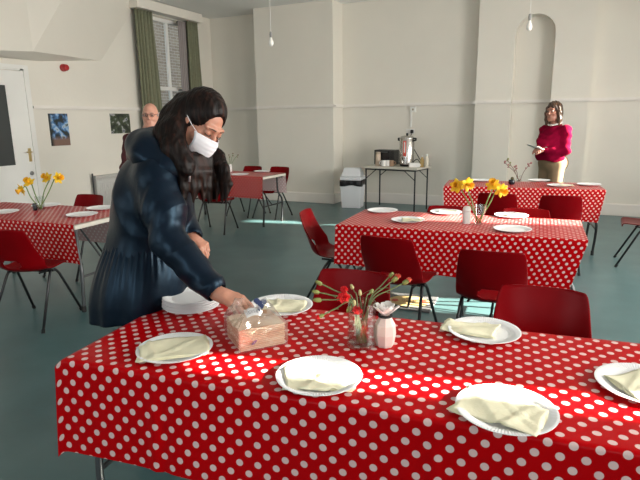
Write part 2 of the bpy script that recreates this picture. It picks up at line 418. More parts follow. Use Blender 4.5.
THK = .3; EXT = THK*SUN_DIR.y/SUN_DIR.x
gaps = [(sun_y(0, 1.435), sun_y(0, 1.53)+EXT), (sun_y(0, 4.19), sun_y(0, 4.55)+EXT), (sun_y(-.28, 7.53), sun_y(-.28, 7.75)+EXT)]
lo = -8
for k, hi in enumerate([g[0] for g in gaps] + [22]):  # unseen brick blocks, added so their gaps shape the sun patches
    setp(B().box(SUN_X, lo, -.1, SUN_X+THK, hi, 12).build('brick_house_or_sun_blocker', M_brick), ['southernmost added brick sun blocker outside the right wall', 'added brick sun blocker outside, second from the south', 'added brick sun blocker outside, third from the south', 'northernmost added brick sun blocker outside the right wall'][k], 'building')
    if k < len(gaps): lo = gaps[k][1]
setp(B().box(-30, -25, -.3, 30, 35, -.16).build('ground', mat('outside_paving', (.22, .21, .2), .9)), kind='structure')

# ------------------------------------------------------------------ things fixed to the walls and ceiling
def pleated(name, label, y_top, y_bot, z0, z1, x, m, folds, amp=.035):
    def f(u, v):
        ya = y_top[0]+(y_top[1]-y_top[0])*u; yb = y_bot[0]+(y_bot[1]-y_bot[0])*u
        return Vector((x + amp*math.sin(u*folds*2*PI+.7*math.sin(3*v)) + .01*math.sin(u*folds*4.3*PI), yb+(ya-yb)*v, z0+(z1-z0)*v))
    o = B().grid(f, folds*12, 14).build(name, m, smooth=True, mods=[('SOLIDIFY', dict(thickness=.006))])
    return setp(o, label, 'curtain', 'green window curtains' if 'green' in label else None)
pleated('curtain', 'sage green curtain hanging left of the sash window, above the bald man', (7.12, 7.54), (7.10, 7.64), .95, 3.325, LX+.1, M_curtain, 6)
pleated('curtain', 'sage green curtain hanging on the right side of the sash window', (8.44, 8.74), (8.40, 8.84), .95, 3.325, LX+.1, M_curtain, 6)
setp(pleated('net_curtain', 'thin lilac-grey lining curtain between pane and right-hand green curtain', (8.26, 8.55), (8.24, 8.55), .95, 3.31, LX+.04, M_net, 5, .02), cat='curtain')
pl = B().box(LX+.005, 7.08, 3.33, LX+.22, 8.77, HC-.015, bev=.006).build('pelmet', M_wall)
setp(pl, 'cream painted boxed pelmet above the green curtains', 'pelmet')
al = thing('fire_alarm_sounder', 'small round red fire alarm sounder under the boxed stairs', 'alarm', (LX, 5.70, 2.29))
mt = Matrix.Rotation(PI/2, 4, 'Y'); M_alarm = mat('red_alarm_plastic', (.42, .015, .02), .4)
B().lathe([(0, 0), (.052, 0), (.052, .03), (.046, .034), (0, .034)], 20, mt).build('base', M_alarm, al)
B().lathe([(0, .034), (.045, .034), (.045, .075), (.038, .088), (.012, .092), (0, .092)], 20, mt).build('horn', M_alarm, al, autosmooth=40)

def photo(name, label, y0, y1, z0, z1, stops, bands):
    m = bpy.data.materials.new(name+'_print'); m.use_nodes = True; nt = m.node_tree; p = nt.nodes['Principled BSDF']; p.inputs['Roughness'].default_value = .3
    tc = nt.nodes.new('ShaderNodeTexCoord'); n = nt.nodes.new('ShaderNodeTexNoise'); n.inputs['Scale'].default_value = 11; n.inputs['Detail'].default_value = 5
    nt.links.new(tc.outputs['Object'], n.inputs['Vector']); r = nt.nodes.new('ShaderNodeValToRGB')
    while len(r.color_ramp.elements) < len(stops): r.color_ramp.elements.new(.5)
    for e, (q, c) in zip(r.color_ramp.elements, stops): e.position = q; e.color = (*c, 1)
    nt.links.new(n.outputs['Fac'], r.inputs[0])
    sp = nt.nodes.new('ShaderNodeSeparateXYZ'); nt.links.new(tc.outputs['Object'], sp.inputs[0])
    cur = r.outputs[0]
    for axis, a, soft, c in bands:                        # a region of the print beyond a line takes another colour
        mr = nt.nodes.new('ShaderNodeMapRange'); mr.inputs['From Min'].default_value = a; mr.inputs['From Max'].default_value = a+soft
        nt.links.new(sp.outputs[axis], mr.inputs['Value']); mx = nt.nodes.new('ShaderNodeMix'); mx.data_type = 'RGBA'
        nt.links.new(mr.outputs[0], mx.inputs[0]); nt.links.new(cur, mx.inputs[6]); mx.inputs[7].default_value = (*c, 1); cur = mx.outputs[2]
    nt.links.new(cur, p.inputs['Base Color'])
    cy, cz = (y0+y1)/2, (z0+z1)/2
    o = B().box(0, y0-cy, z0-cz, .008, y1-cy, z1-cz).build(name, m); o.location = (LX, cy, cz)
    return setp(o, label, 'picture')
p1 = photo('photo_print', 'tall colour photo print with blue blossoms, on the wall beside the door', 5.36, 5.68, 1.19, 1.645,
      [(.40, (.02, .03, .03)), (.47, (.05, .12, .25)), (.54, (.14, .33, .62)), (.62, (.5, .62, .75)), (.7, (.03, .05, .04))], [(2, -.085, -.06, (.22, .13, .10)), (1, -.10, -.05, (.02, .025, .02))])
p2 = photo('photo_print', 'small dark green landscape photo print left of the green curtain', 6.49, 6.91, 1.335, 1.65,
      [(.38, (.015, .02, .015)), (.5, (.06, .08, .04)), (.57, (.03, .05, .03)), (.64, (.5, .5, .5)), (.7, (.04, .05, .09))], [])

M_rad = mat('grey_radiator_paint', (.50, .49, .46), .45)
def radiator():
    t = thing('radiator', 'cream panel radiator under the two wall photos', 'radiator', (LX, 6.0, 0))
    b = B()
    def f(u, v): return Vector((.085+.006*math.cos(u*24*2*PI), .02+1.0*u, .16+.50*v))
    b.grid(f, 120, 6); b.build('front_panel', M_rad, t, smooth=True, mods=[('SOLIDIFY', dict(thickness=.012))])
    B().box(.02, .02, .16, .03, 1.02, .66).build('back_panel', M_rad, t)
    B().box(.015, 0, .66, .10, 1.04, .70, bev=.006).build('top_grille', M_rad, t)
    B().box(.015, 0, .15, .1, .018, .66).build('side_panel', M_rad, t); B().box(.015, 1.022, .15, .1, 1.04, .66).build('side_panel', M_rad, t)
    B().tube([(.05, -.02, .0), (.05, -.02, .74)], .012).build('pipe', M_black, t)
    B().tube([(.05, -.02, .2), (.05, .03, .2)], .013).build('valve', M_rad, t)
radiator()

def bulb(name, label, x, y, z):
    t = thing(name, label, 'light bulb', (x, y, z), group=None)
    B().tube([(0, 0, .09), (0, 0, HC-z-.02)], .003, 6).build('flex', M_white, t)
    B().lathe([(0, HC-z), (.045, HC-z), (.03, HC-z-.03), (0, HC-z-.035)], 20).build('ceiling_rose', M_white, t, autosmooth=40)
    B().lathe([(0, .03), (.014, .03), (.017, .06), (.014, .095), (0, .1)], 14).build('bulb_holder', mat('grey_bulb_holder', (.25, .25, .24), .5), t, autosmooth=40)
    B().lathe([(0, -.075), (.015, -.072), (.027, -.055), (.031, -.035), (.027, -.012), (.016, .012), (.013, .03), (0, .031)], 18).build('bulb', mat('opal_bulb_glass', (.9, .89, .84), .2), t, smooth=True)
bulb('pendant_bulb', 'bare white bulb hanging in front of the chimney breast', -3.48, 6.0, 2.47)
bulb('pendant_bulb', 'bare white bulb hanging in front of the arched niche', -.55, 6.5, 2.49)

# wall electrics above the coffee table
sk = thing('electric_socket', 'white double wall socket with black plug above the steel urn', 'socket', on_y(410.5, 131.5, BY))
B().box(-.075, -.012, -.043, .075, 0, .043, bev=.004).build('face_plate', M_white, sk)
B().box(.01, -.05, -.03, .06, -.012, .03, bev=.006).build('plug', M_rubber, sk)
B().box(-.055, -.016, -.02, -.02, -.012, .0).build('rocker', M_white, sk)
p = on_y(413.5, 109.5, BY)
sw = thing('wall_switch', 'small cream square wall switch just under the rail above the urn', 'switch', p)
B().box(-.05, -.035, -.045, .05, 0, .045, bev=.004).build('back_box', M_white, sw)
B().box(-.012, -.042, -.016, .012, -.035, .016).build('rocker', mat('brownish_rocker', (.3, .24, .16), .4), sw)
q = on_y(411, 127, BY)
setp(B().box(q.x-.015, BY-.02, q.z, q.x+.015, BY, p.z-.045).build('cable_trunking', M_white), 'white vertical cable trunking linking wall switch to wall socket', 'trunking')

# ------------------------------------------------------------------ folding tables and cloths
TZ = .735                                                                   # top of the cloth
def folding_table(label, cx, cy, rz, L=1.70, W=.70, top=.729, folded_style='bent', name='folding_table', cat='table', steel=None):
    st = steel or M_grey_steel
    t = thing(name, label, cat, (cx, cy, 0), rz)
    B().box(-L/2, -W/2, top-.036, L/2, W/2, top, bev=.008).build('tabletop', M_table, t)
    B().box(-L/2+.04, -W/2+.03, top-.06, L/2-.04, -W/2+.05, top-.036).box(-L/2+.04, W/2-.05, top-.06, L/2-.04, W/2-.03, top-.036).build('side_rail', st, t)
    zt = top-.037
    for sx in (-1, 1):
        for sy in (-1, 1):
            if folded_style == 'bent':
                xe = sx*(L/2-.10)
                pts = [(xe, sy*(W/2-.10), zt), (xe+sx*.005, sy*(W/2-.095), zt-.22), (xe+sx*.055, sy*(W/2-.06), zt-.36), (xe+sx*.04, sy*(W/2-.055), .02)]
                B().tube(pts, .014, 10, smooth_n=5).build('leg', st, t, smooth=True)
                B().tube([(pts[-1][0], pts[-1][1], 0), (pts[-1][0], pts[-1][1], .05)], .017, 10).build('foot_cap', M_rubber, t)
            else:
                xe = sx*(L/2-.05); ye = sy*(W/2-.04)
                B().tube([(xe, ye, zt), (xe, ye, 0)], .013, 8).build('leg', st, t)
                B().tube([(xe, ye, zt-.17), (xe-sx*.20, ye, zt-.01)], .007, 6).build('brace', st, t)
        if folded_style == 'bent':
            xe = sx*(L/2-.10)
            B().tube([(xe+sx*.05, -(W/2-.06), zt-.4), (xe+sx*.05, W/2-.06, zt-.4)], .010, 8).build('crossbar', st, t)
            B().tube([(xe+sx*.03, 0, zt-.4), (xe-sx*.30, 0, zt-.01)], .008, 8).build('brace', st, t)
        else:
            xe = sx*(L/2-.05)
            B().tube([(xe, -(W/2-.04), zt-.015), (xe, W/2-.04, zt-.015)], .010, 8).build('crossbar', st, t)
    return t
def tablecloth(label, cx, cy, rz, L, W, front=(.30, .30), back=(.29, .29), slant=(0, 0), ov=(.0, .0), seed=0, creases=(), us=1.):
    rnd = random.Random(seed); ph = [rnd.uniform(0, 6) for _ in range(6)]
    r = .014; nx = 150
    hw = W/2+.004
    vs = [('d', 0, k/14) for k in range(14, 0, -1)] + [('c', 0, a/4) for a in range(4, -1, -1)] + [('t', 0, k/16) for k in range(1, 16)] + [('c', 1, a/4) for a in range(0, 5)] + [('d', 1, k/14) for k in range(1, 15)]
    bm = bmesh.new(); uvl = bm.loops.layers.uv.new('UVMap'); rows = []
    for i in range(nx+1):
        s = i/nx; x = -L/2-ov[0] + s*(L+ov[0]+ov[1]); row = []
        fd = front[0]+(front[1]-front[0])*s; bd = back[0]+(back[1]-back[0])*s
        for kind, side, k in vs:
            sg = -1 if side == 0 else 1
            if kind == 't':
                y = -hw+r + 2*(hw-r)*k; z = 0; v = y; xx = x
                z = .0012*math.sin(7*x+ph[0])*math.sin(9*y+ph[1])
            elif kind == 'c':
                a = k*PI/2; y = sg*(hw-r + r*math.sin(a)); z = -r+r*math.cos(a); v = sg*(hw-r+r*a); xx = x
            else:
                D = fd if side == 0 else bd; dz = D*k
                w = k*(.006*math.sin(5.3*x+ph[2]+side) + .004*math.sin(13*x+ph[3]) + .008*math.sin(2.1*x+ph[4]))
                for cxr in creases:
                    w += .007*min(1, k*4)*math.exp(-((x-cxr)/.018)**2) - .005*min(1, k*4)*math.exp(-((x-cxr-.03)/.018)**2)
                endc = math.exp(-(L/2+ov[0]+x)/.05)+math.exp(-(L/2+ov[1]-x)/.05)
                w += .014*endc*k
                y = sg*(hw + max(w, -.001) + .010*k); z = -r-dz; v = sg*(hw-r+r*PI/2+dz)
                xx = x + slant[0]*k*(1-s)*D + slant[1]*k*s*D
            e0 = max(0, -L/2-x); e1 = max(0, x-L/2)
            row.append((bm.verts.new((xx, y, z - 2.0*(e0+e1)**1.3)), x, v))
        rows.append(row)
    for a, b_ in zip(rows, rows[1:]):
        for j in range(len(vs)-1):
            q = (a[j], b_[j], b_[j+1], a[j+1]); f = bm.faces.new([w[0] for w in q])
            for lp, w in zip(f.loops, q): lp[uvl].uv = (w[1]*us, w[2]*us)
    bm.normal_update()
    me = bpy.data.meshes.new('tablecloth'); bm.to_mesh(me); bm.free()
    o = link('tablecloth', me, M_dots, smooth=True)
    o.location = (cx, cy, TZ); o.rotation_euler = (0, 0, rz)
    return setp(o, label, 'tablecloth', None)
def mid(P, L, W, rz):          # centre of a table from its front-left corner
    c, s = math.cos(rz), math.sin(rz)
    return P[0]+c*L/2-s*W/2, P[1]+s*L/2+c*W/2
R7, R3 = math.radians(6.6), math.radians(3.3)
# foreground table
FGL, FGW = 2.0, .70
fx, fy = mid((-1.485, 1.115), FGL, FGW, R7)
folding_table('folding table under the nearest polka-dot cloth, beside the woman in navy', fx, fy, R7, FGL, FGW)
tablecloth('nearest red polka-dot oilcloth, set with large paper plates in front', fx, fy, R7, FGL, FGW, front=(.315, .30), back=(.30, .30), seed=1, creases=(-.64, .22), us=.86, ov=(.035, .01), slant=(-.02, .05))
# middle table
T2L, T2W = 1.70, .74
t2x, t2y = mid((-1.57, 3.60), T2L, T2W, R3)
folding_table('folding table in the middle of the hall with daffodils on it', t2x, t2y, R3, T2L, T2W)
tablecloth('red polka-dot oilcloth on the middle table with sunlit daffodils', t2x, t2y, R3, T2L, T2W, front=(.285, .325), back=(.29, .29), seed=2, slant=(-.0, -.26), ov=(.01, .0), creases=(-.4, .5))
# rear right table
T3L, T3W = 1.69, .66
t3x, t3y = mid((-1.34, 6.22), T3L, T3W, R7)
folding_table('folding table at the back in front of the woman in pink', t3x, t3y, R7, T3L, T3W, steel=M_black)
tablecloth('red polka-dot oilcloth on the rear table before the woman in pink', t3x, t3y, R7, T3L, T3W, front=(.30, .34), back=(.3, .3), seed=3, slant=(.08, -.16), ov=(.01, .005))
# left table
TLL, TLW = 1.70, .76; RL = math.radians(4)
tlx, tly = -3.45-math.cos(RL)*TLL/2-math.sin(RL)*TLW/2, 2.84-math.sin(RL)*TLL/2+math.cos(RL)*TLW/2
folding_table('folding table on the left by the door with bare right end', tlx, tly, RL, TLL, TLW)
tablecloth('red polka-dot oilcloth on the left table near the white door', tlx, tly, RL, TLL-.02, TLW, front=(.3, .29), back=(.33, .33), seed=4, slant=(0, .2))
# rear left table
TML, TMW = 1.60, .62; RM = math.radians(-2)
tmx, tmy = -3.93-math.cos(RM)*TML/2-math.sin(RM)*TMW/2, 6.44-math.sin(RM)*TML/2+math.cos(RM)*TMW/2
folding_table('folding table at the back left, half hidden behind the woman\'s hair', tmx, tmy, RM, TML, TMW, steel=M_black)
tablecloth('red polka-dot oilcloth on the back left table behind the navy coat', tmx, tmy, RM, TML-.02, TMW, front=(.3, .3), back=(.29, .29), seed=5, slant=(0, .0))
# bare folding table with the coffee things against the back wall
CFL, CFW = 1.0, .58; RC = math.radians(-9)
cfx, cfy = -2.69, 8.72
folding_table('bare cream folding table with black legs holding the steel urn', cfx, cfy, RC, CFL, CFW, top=.735, folded_style='straight', steel=M_black)

# ------------------------------------------------------------------ red plastic chairs
def chair_proto():
    t = thing('plastic_chair', 'x', 'chair', (0, 0, 0), 0, None)
    prof = [(.215, .405), (.212, .428), (.19, .440), (.10, .436), (.0, .428), (-.09, .426), (-.155, .437), (-.195, .468), (-.215, .515), (-.235, .585), (-.258, .66), (-.279, .73), (-.290, .765), (-.293, .778)]
    wid = [.185, .195, .20, .205, .205, .203, .203, .205, .203, .200, .193, .184, .174, .158]
    NU, NV = 24, 52
    def P(s):
        x = s*(len(prof)-1); i = min(int(x), len(prof)-2); f = x-i
        def cr(a): 
            p0, p1, p2, p3 = a[max(i-1, 0)], a[i], a[i+1], a[min(i+2, len(a)-1)]
            return .5*(2*p1+(p2-p0)*f+(2*p0-5*p1+4*p2-p3)*f*f+(3*p1-p0-3*p2+p3)*f**3)
        return cr([q[0] for q in prof]), cr([q[1] for q in prof]), cr(wid)
    bm = bmesh.new(); vs = []
    for i in range(NU+1):
        row = []
        for j in range(NV+1):
            s = j/NV; tt = -1+2*i/NU; y, z, w = P(s)
            k = max(0, min(1, (s-.42)/.2)); k = k*k*(3-2*k)                 # 0 on the seat, 1 on the back
            e = abs(tt)**2.5
            mid_ = math.exp(-((s-.55)/.16)**2)
            y2 = y + (.030*k + .055*mid_)*e; z2 = z + (.012*(1-k) + .035*mid_)*e - (.012*max(0, abs(tt)-.75)/.25 if s > .97 else 0)
            row.append(bm.verts.new((tt*w, y2, z2)))
        vs.append(row)
    for i in range(NU):
        for j in range(NV):
            s = (j+.5)/NV; tt = -1+2*(i+.5)/NU
            if .53 < s < .635 and abs(tt) < .36 and not ((s < .55 or s > .61) and abs(tt) > .28): continue   # hand slot
            bm.faces.new((vs[i][j], vs[i+1][j], vs[i+1][j+1], vs[i][j+1]))
    for v in [v for v in bm.verts if not v.link_faces]: bm.verts.remove(v)
    bmesh.ops.recalc_face_normals(bm, faces=bm.faces[:])
    me = bpy.data.meshes.new('seat_shell'); bm.to_mesh(me); bm.free()
    link('seat_shell', me, M_red, t, smooth=True, mods=[('SOLIDIFY', dict(thickness=.008, offset=0)), ('SUBSURF', dict(levels=1, render_levels=1))])
    for sx in (-1, 1):
        for sy in (-1, 1):
            B().tube([(sx*.165, sy*.022, .408), (sx*.172, sy*.035, .402), (sx*.178, sy*.06, .37), (sx*.215, sy*.245-.01, .012)], .0105, 8).build('leg', M_black, t, smooth=True)
            B().tube([(sx*.2155, sy*.248-.01, 0), (sx*.212, sy*.236-.01, .025)], .013, 8).build('foot_cap', M_rubber, t)
    B().tube([(-.18, .0, .41), (-.15, 0, .402), (.15, 0, .402), (.18, 0, .41)], .0105, 8).tube([(-.13, .1, .416), (-.12, -.02, .405), (-.13, -.1, .412)], .008, 6).tube([(.13, .1, .416), (.12, -.02, .405), (.13, -.1, .412)], .008, 6).build('under_frame', M_black, t)
    return t
CH = chair_proto(); CH_USED = [False]
def chair(label, x, y, rz, group=None):
    o = CH if not CH_USED[0] else copy_tree(CH)
    CH_USED[0] = True
    o.location = (x, y, 0); o.rotation_euler = (0, 0, rz); o['label'] = label; o['category'] = 'chair'
    o['group'] = group or 'red plastic chairs round the tables'
    return o
def chair_top(label, px, py, rz, z=.775):      # place a chair by the middle of its back's top edge
    P = on_z(px, py, z); c, s = math.cos(rz), math.sin(rz)
    return chair(label, P.x + -s*.293, P.y + c*.293, rz)
rd = math.radians
chair('red plastic chair in front of the left table, cut by the photo edge', -3.70, 2.62, rd(17))
chair_top('red plastic chair behind the left table, near the radiator', 92, 194.5, rd(184))
chair('red plastic chair in front of the back left table, under the brown hair', -4.46, 6.02, rd(12))
chair('red plastic chair behind the back left table, left of its pair', -4.80, 7.27, rd(177))
chair('red plastic chair behind the back left table, right of its pair', -4.30, 7.28, rd(176))
chair_top('red plastic chair at the left end of the middle table, seen side-on', 302, 211, rd(-78))
chair_top('red plastic chair, left of the two pushed up to the middle table front', 384, 238, rd(-4))
chair_top('red plastic chair, right of the two pushed up to the middle table front', 492, 252, rd(5))
chair_top('red plastic chair behind the middle table, left of its daffodil vase', 450, 206, rd(182))
chair_top('red plastic chair behind the middle table, right of its daffodil vase', 526, 208.5, rd(186))
chair_top('red plastic chair beyond the nearest table, behind the carnation vase', 356, 270, rd(184))
chair_top('red plastic chair beyond the nearest table, right of the napkin-covered plates', 543, 287, rd(183))
chair_top('red plastic chair in front of the rear table, left of its pair', 497, 193.5, rd(2))
chair_top('red plastic chair in front of the rear table, right of its pair', 562, 196, rd(6))
chair('red plastic chair at the right photo edge, only its front visible', .72, 6.22, rd(88))
# ------------------------------------------------------------------ paper plates and napkins
def plate_mesh(n=192):
    b = B(); N = n
    prof = [(0, .004), (.085, .004), (.094, .006), (.108, .012), (.122, .0155), (.128, .0155), (.128, .0138), (.122, .0136), (.107, .0095), (.094, .002), (.085, 0), (0, 0)]
    amp = [0, 0, .0006, .0012, .0012, .0004, .0004, .0012, .0012, .0006, 0, 0]
    b.lathe(prof, N, mod=lambda j, k: ((.0003 if 3 < j < 8 else 0)*(1 if k % 2 else -1), amp[j]*(1 if k % 2 else -1)*.6))
    o = b.build('plate', M_paper, smooth=False); return o
PLATE = plate_mesh(); PL_USED = [False]
def plate(label, x, y, z, group='white paper plates laid on the tables', sc=1., rz=0., tilt=(0, 0)):
    o = PLATE if not PL_USED[0] else PLATE.copy()
    if PL_USED[0]: COL.objects.link(o)
    PL_USED[0] = True
    o.location = (x, y, z); o.rotation_euler = (tilt[0], tilt[1], rz); o.scale = (sc, sc, sc)
    return setp(o, label, 'plate', group)
def napkin(label, x, y, z, rz, sx=.165, sy=.115, seed=0, lift=.012, creases=3, tri=0.):
    sx, sy = sx*1.1, sy*1.1
    rnd = random.Random(seed); ph = [rnd.uniform(0, 6.3) for _ in range(8)]; lines = [(rnd.uniform(-.4, .4), rnd.uniform(0, PI), rnd.uniform(.4, 1)) for _ in range(creases)]
    def f(layer):
        def g(u, v):
            a = u-.5; c = v-.5
            x_ = a*sx*(1-tri*(.5+c)) + .006*math.sin(5*c+ph[0]+layer); y_ = c*sy + .007*math.sin(4*a+ph[1]+.7*layer)
            hh = .004*math.sin(6*a+ph[2])*math.sin(5*c+ph[3]) + lift*max(0, abs(a)-.33)*1.2
            for d, an, am in lines:
                q = a*math.cos(an)+c*math.sin(an)-d
                hh += .007*am*math.exp(-(q/.035)**2)
            return Vector((x_, y_, hh + .0022*layer + .0008*layer*math.sin(9*a+ph[4])*math.cos(7*c+ph[5])))
        return g
    b = B()
    for k in range(3): b.grid(f(k), 22, 16)
    o = b.build('napkin', M_napkin, smooth=True, mods=[('SOLIDIFY', dict(thickness=.0008))])
    o.location = (x, y, z); o.rotation_euler = (0, 0, rz)
    return setp(o, label, 'napkin', 'folded cream paper napkins on plates')
PZ = TZ+.001
def laid(px, py, plabel, nlabel=None, nrz=0., seed=0, noff=(0, 0), nsize=(.165, .115), sc=1., rot=0., tri=0.):
    P = on_z(px, py, PZ+.012)
    plate(plabel, P.x, P.y, PZ, sc=sc, rz=rot)
    if nlabel: napkin(nlabel, P.x+noff[0], P.y+noff[1], PZ+.0085*sc, nrz, *nsize, seed=seed, tri=tri)
laid(175, 347.5, 'white paper plate at the left end of the nearest table', 'flat cream napkin on the plate at the near table\'s left end', rd(38), 1, (0, -.005), (.205, .145), 1.0, .1)
laid(281, 305, 'white paper plate behind the packet of napkins', 'cream napkin on the plate behind the wrapped napkin packet', rd(18), 2, (.01, 0), (.165, .12), 1.04)
laid(319, 375, 'white paper plate in front of the carnation vase, lit by sun', 'cream napkin on the sunlit plate before the carnation vase', rd(25), 3, (.005, -.012), (.185, .14), 1.02, .3)
laid(506, 408.5, 'white paper plate nearest the camera, right of centre', 'crumpled cream napkin on the plate nearest the camera', rd(-12), 4, (-.015, -.015), (.20, .13), 1.02, .2)
laid(484, 330, 'white paper plate before the red chair on the far edge of the near table', 'folded cream napkin overhanging the plate by the far red chair', rd(-2), 5, (-.05, .0), (.17, .105), 1.0, .5)
laid(645, 384, 'white paper plate cut off by the right edge of the photo', 'cream napkin on the plate at the right photo edge', rd(35), 6, (.015, .005), (.18, .14), 1.02)
laid(382.5, 210, 'white paper plate at the back left corner of the middle table')
laid(408, 219.5, 'white paper plate at the front left of the middle table', 'cream napkin on the front left plate of the middle table', rd(10), 7, (.03, 0), (.13, .1))
laid(446, 211.5, 'sunlit white plate left of the middle table\'s daffodil vase', 'cream napkin on the sunlit plate left of the middle daffodils', rd(5), 8, (.02, 0), (.14, .1))
laid(511.5, 215, 'sunlit white plate right of the middle table\'s daffodil vase', 'cream napkin on the sunlit plate right of the middle daffodils', rd(20), 9, (.03, 0), (.13, .1))
laid(512.5, 228.5, 'white paper plate at the front right of the middle table')
laid(482, 180, 'white paper plate at the left end of the rear table')
laid(539, 180, 'white paper plate on the rear table, right under the pink jumper')
laid(559, 185, 'white paper plate at the front of the rear table', 'cream napkin sticking off the front plate of the rear table', rd(10), 10, (.08, 0), (.12, .1))
laid(589, 184, 'white paper plate at the right end of the rear table')
laid(3, 211.5, 'white paper plate on the left table at the photo edge')
laid(46, 204.8, 'white paper plate behind the daffodil glass on the left table')
laid(82, 214, 'white paper plate near the bare right end of the left table, front one')
laid(101, 207.5, 'white paper plate near the bare right end of the left table, rear one')
laid(240, 174.2, 'white paper plate at the front of the back left table')
laid(262, 171, 'white paper plate at the right end of the back left table')
# the pile of spare plates by the woman's arm
Ps = on_z(191, 301, TZ+.03)
for k in range(13):
    plate('white paper plate in the pile beside the navy sleeve' if k < 12 else 'topmost white paper plate of the pile beside the navy sleeve', Ps.x+.003*math.sin(k*2.1), Ps.y+.003*math.cos(k*1.7), PZ+k*.0036, 'pile of white paper plates' if k < 12 else None, .90, k*.37)

# ------------------------------------------------------------------ packet of napkins
def packet():
    a = on_z(240, 354, TZ); b_ = on_z(286.5, 344.5, TZ); c = on_z(219, 338.5, TZ)
    ux = (b_-a); L = ux.length; ang = math.atan2(ux.y, ux.x); D = max((c-a).length, .14); h = .078
    t = thing('napkin_packet', 'opened clear plastic packet of peach and cream paper napkins under her hand', 'packet', (a.x, a.y, TZ), ang)
    m = ramp_mat('peach_napkin_stack', [(.35, (.66, .40, .25)), (.5, (.78, .55, .38)), (.65, (.86, .70, .52))], 9, .8, stretch=(.6, .6, 9))
    bb = B()
    for k in range(24):
        z0 = .003+k*h/24; j = .002*math.sin(k*2.3)
        bb.box(.004+j, .004+.002*math.cos(k*3.1), z0, L-.004+j, D-.004, z0+h/24-.0003, bev=.0008)
    bb.build('napkin_stack', m, t)
    rnd = random.Random(5)
    def cr(co, amp): return Vector((noise.noise(co*32), noise.noise(co*32+Vector((9, 3, 1))), noise.noise(co*32+Vector((4, 7, 5)))))*amp
    def shell(u, v):
        ang2 = u*2*PI; cx_, cy_ = math.cos(ang2), math.sin(ang2)
        s = 1/max(abs(cx_), abs(cy_)); X = L/2 + (L/2+.004)*max(-1, min(1, cx_*s*1.0)); Y = D/2 + (D/2+.004)*max(-1, min(1, cy_*s))
        if v < .5: z = .002 + (h+.006)*v*2; k = 0
        else:
            k = (v-.5)*2; z = h+.008 + .045*math.sin(k*PI*.55)*(1+.5*math.sin(3*ang2+1)); X = L/2-.0 + (X-L/2)*(1-.62*k); Y = D/2 + (Y-D/2)*(1-.62*k)
        co = Vector((X, Y, z))
        return co + cr(co, .002 if v < .45 else .004+.012*k)
    B().grid(shell, 72, 30, wrap_u=True).build('plastic_wrap', M_film, t, smooth=False)
    lab = B().grid(lambda u, v: Vector((L*.30+u*.052, D*.42+v*.034-.012*u, h+.034+.008*math.sin(u*3)-.016*(1-v))), 8, 4).build('price_label', mat('white_label', (.85, .85, .86), .5), t, smooth=True, mods=[('SOLIDIFY', dict(thickness=.0008))])
    bb = B()
    for k in range(9):
        u = .14+k*.085
        bb.grid(lambda p, v: Vector((L*.30+(u+p*.035*(1 if k % 2 else .6))*.052, D*.42+(.25+.45*v)*.034-.012*u, h+.0358+.008*math.sin(u*3)-.016*(1-(.25+.45*v)))), 1, 2)
    bb.build('bar_mark', mat('label_ink', (.12, .12, .15), .6), lab)
    ink = mat('navy_film_print', (.03, .05, .14), .5)
    def blob(cx_, cy_, z, rx, ry, tl, nm):
        def f(u, v):
            a_ = u*2*PI; r = v*(1+.35*math.sin(3*a_+1)+.15*math.sin(5*a_)); return Vector((cx_+rx*r*math.cos(a_), cy_+ry*r*math.sin(a_), z+tl*ry*r*math.sin(a_)))
        B().grid(f, 30, 4, wrap_u=True).build(nm, ink, t, mods=[('SOLIDIFY', dict(thickness=.0008))])
    blob(L*.66, D*.60, h+.052, .019, .02, .7, 'printed_motif')
    def f(u, v):
        a_ = u*2*PI; return Vector((L*.30+.010*v*math.cos(a_)*(1+.3*math.sin(2*a_)), -.004, h*.42+.006*v*math.sin(a_)+.004*v*math.cos(a_)))
    B().grid(f, 24, 3, wrap_u=True).build('printed_mark', mat('mauve_film_print', (.22, .12, .25), .5), t, mods=[('SOLIDIFY', dict(thickness=.0008))])
    return t
packet()

# ------------------------------------------------------------------ flowers
def stem_pts(base, tip, sag=.02):
    b_, t_ = Vector(base), Vector(tip); m_ = b_*.45+t_*.55 + Vector((0, 0, sag)); return [b_, m_, t_]
def petal(b, c, d, up, ln, wd, cup):
    s = d.cross(up).normalized()
    def f(u, v):
        w = math.sin(PI*min(1, .12+.88*v))**.7*wd*(u-.5)
        return c + d*(ln*v) + s*w*2 + up*(cup*v*v*ln - .25*abs(u-.5)*wd)
    b.grid(f, 4, 6)
def daffodil(label, base, tip, face, group, sc=1.):
    t = thing('daffodil', label, 'flower', base, 0, group)
    base = Vector(base); tip = Vector(tip)-base; face = Vector(face).normalized()
    neck = tip - face*.025*sc
    B().tube([Vector((0, 0, 0)), tip*.5+Vector((0, 0, .012)), neck+Vector((0, 0, .008)), tip-face*.004], .0032*sc, 7, smooth_n=5).build('stem', M_stem, t, smooth=True)
    s = face.orthogonal().normalized(); q = face.cross(s)
    for k in range(6):
        a = k*PI/3; d = (math.cos(a)*s+math.sin(a)*q); b = B()
        petal(b, tip, (d+face*.12).normalized(), face, .040*sc, .013*sc, .15*math.sin(k*1.7)); b.build('petal', M_yellow, t, smooth=True, mods=[('SOLIDIFY', dict(thickness=.0012))])
    mt = Matrix.Translation(tip) @ face.to_track_quat('Z', 'Y').to_matrix().to_4x4()
    B().lathe([(.006*sc, 0), (.010*sc, .012*sc), (.012*sc, .024*sc), (.018*sc, .034*sc)], 18, mt, mod=lambda j, k: ((.0018*sc if k % 2 else -.0018*sc) if j == 3 else 0, 0)).build('trumpet', M_orange, t, smooth=True, mods=[('SOLIDIFY', dict(thickness=.0015))])
    return t
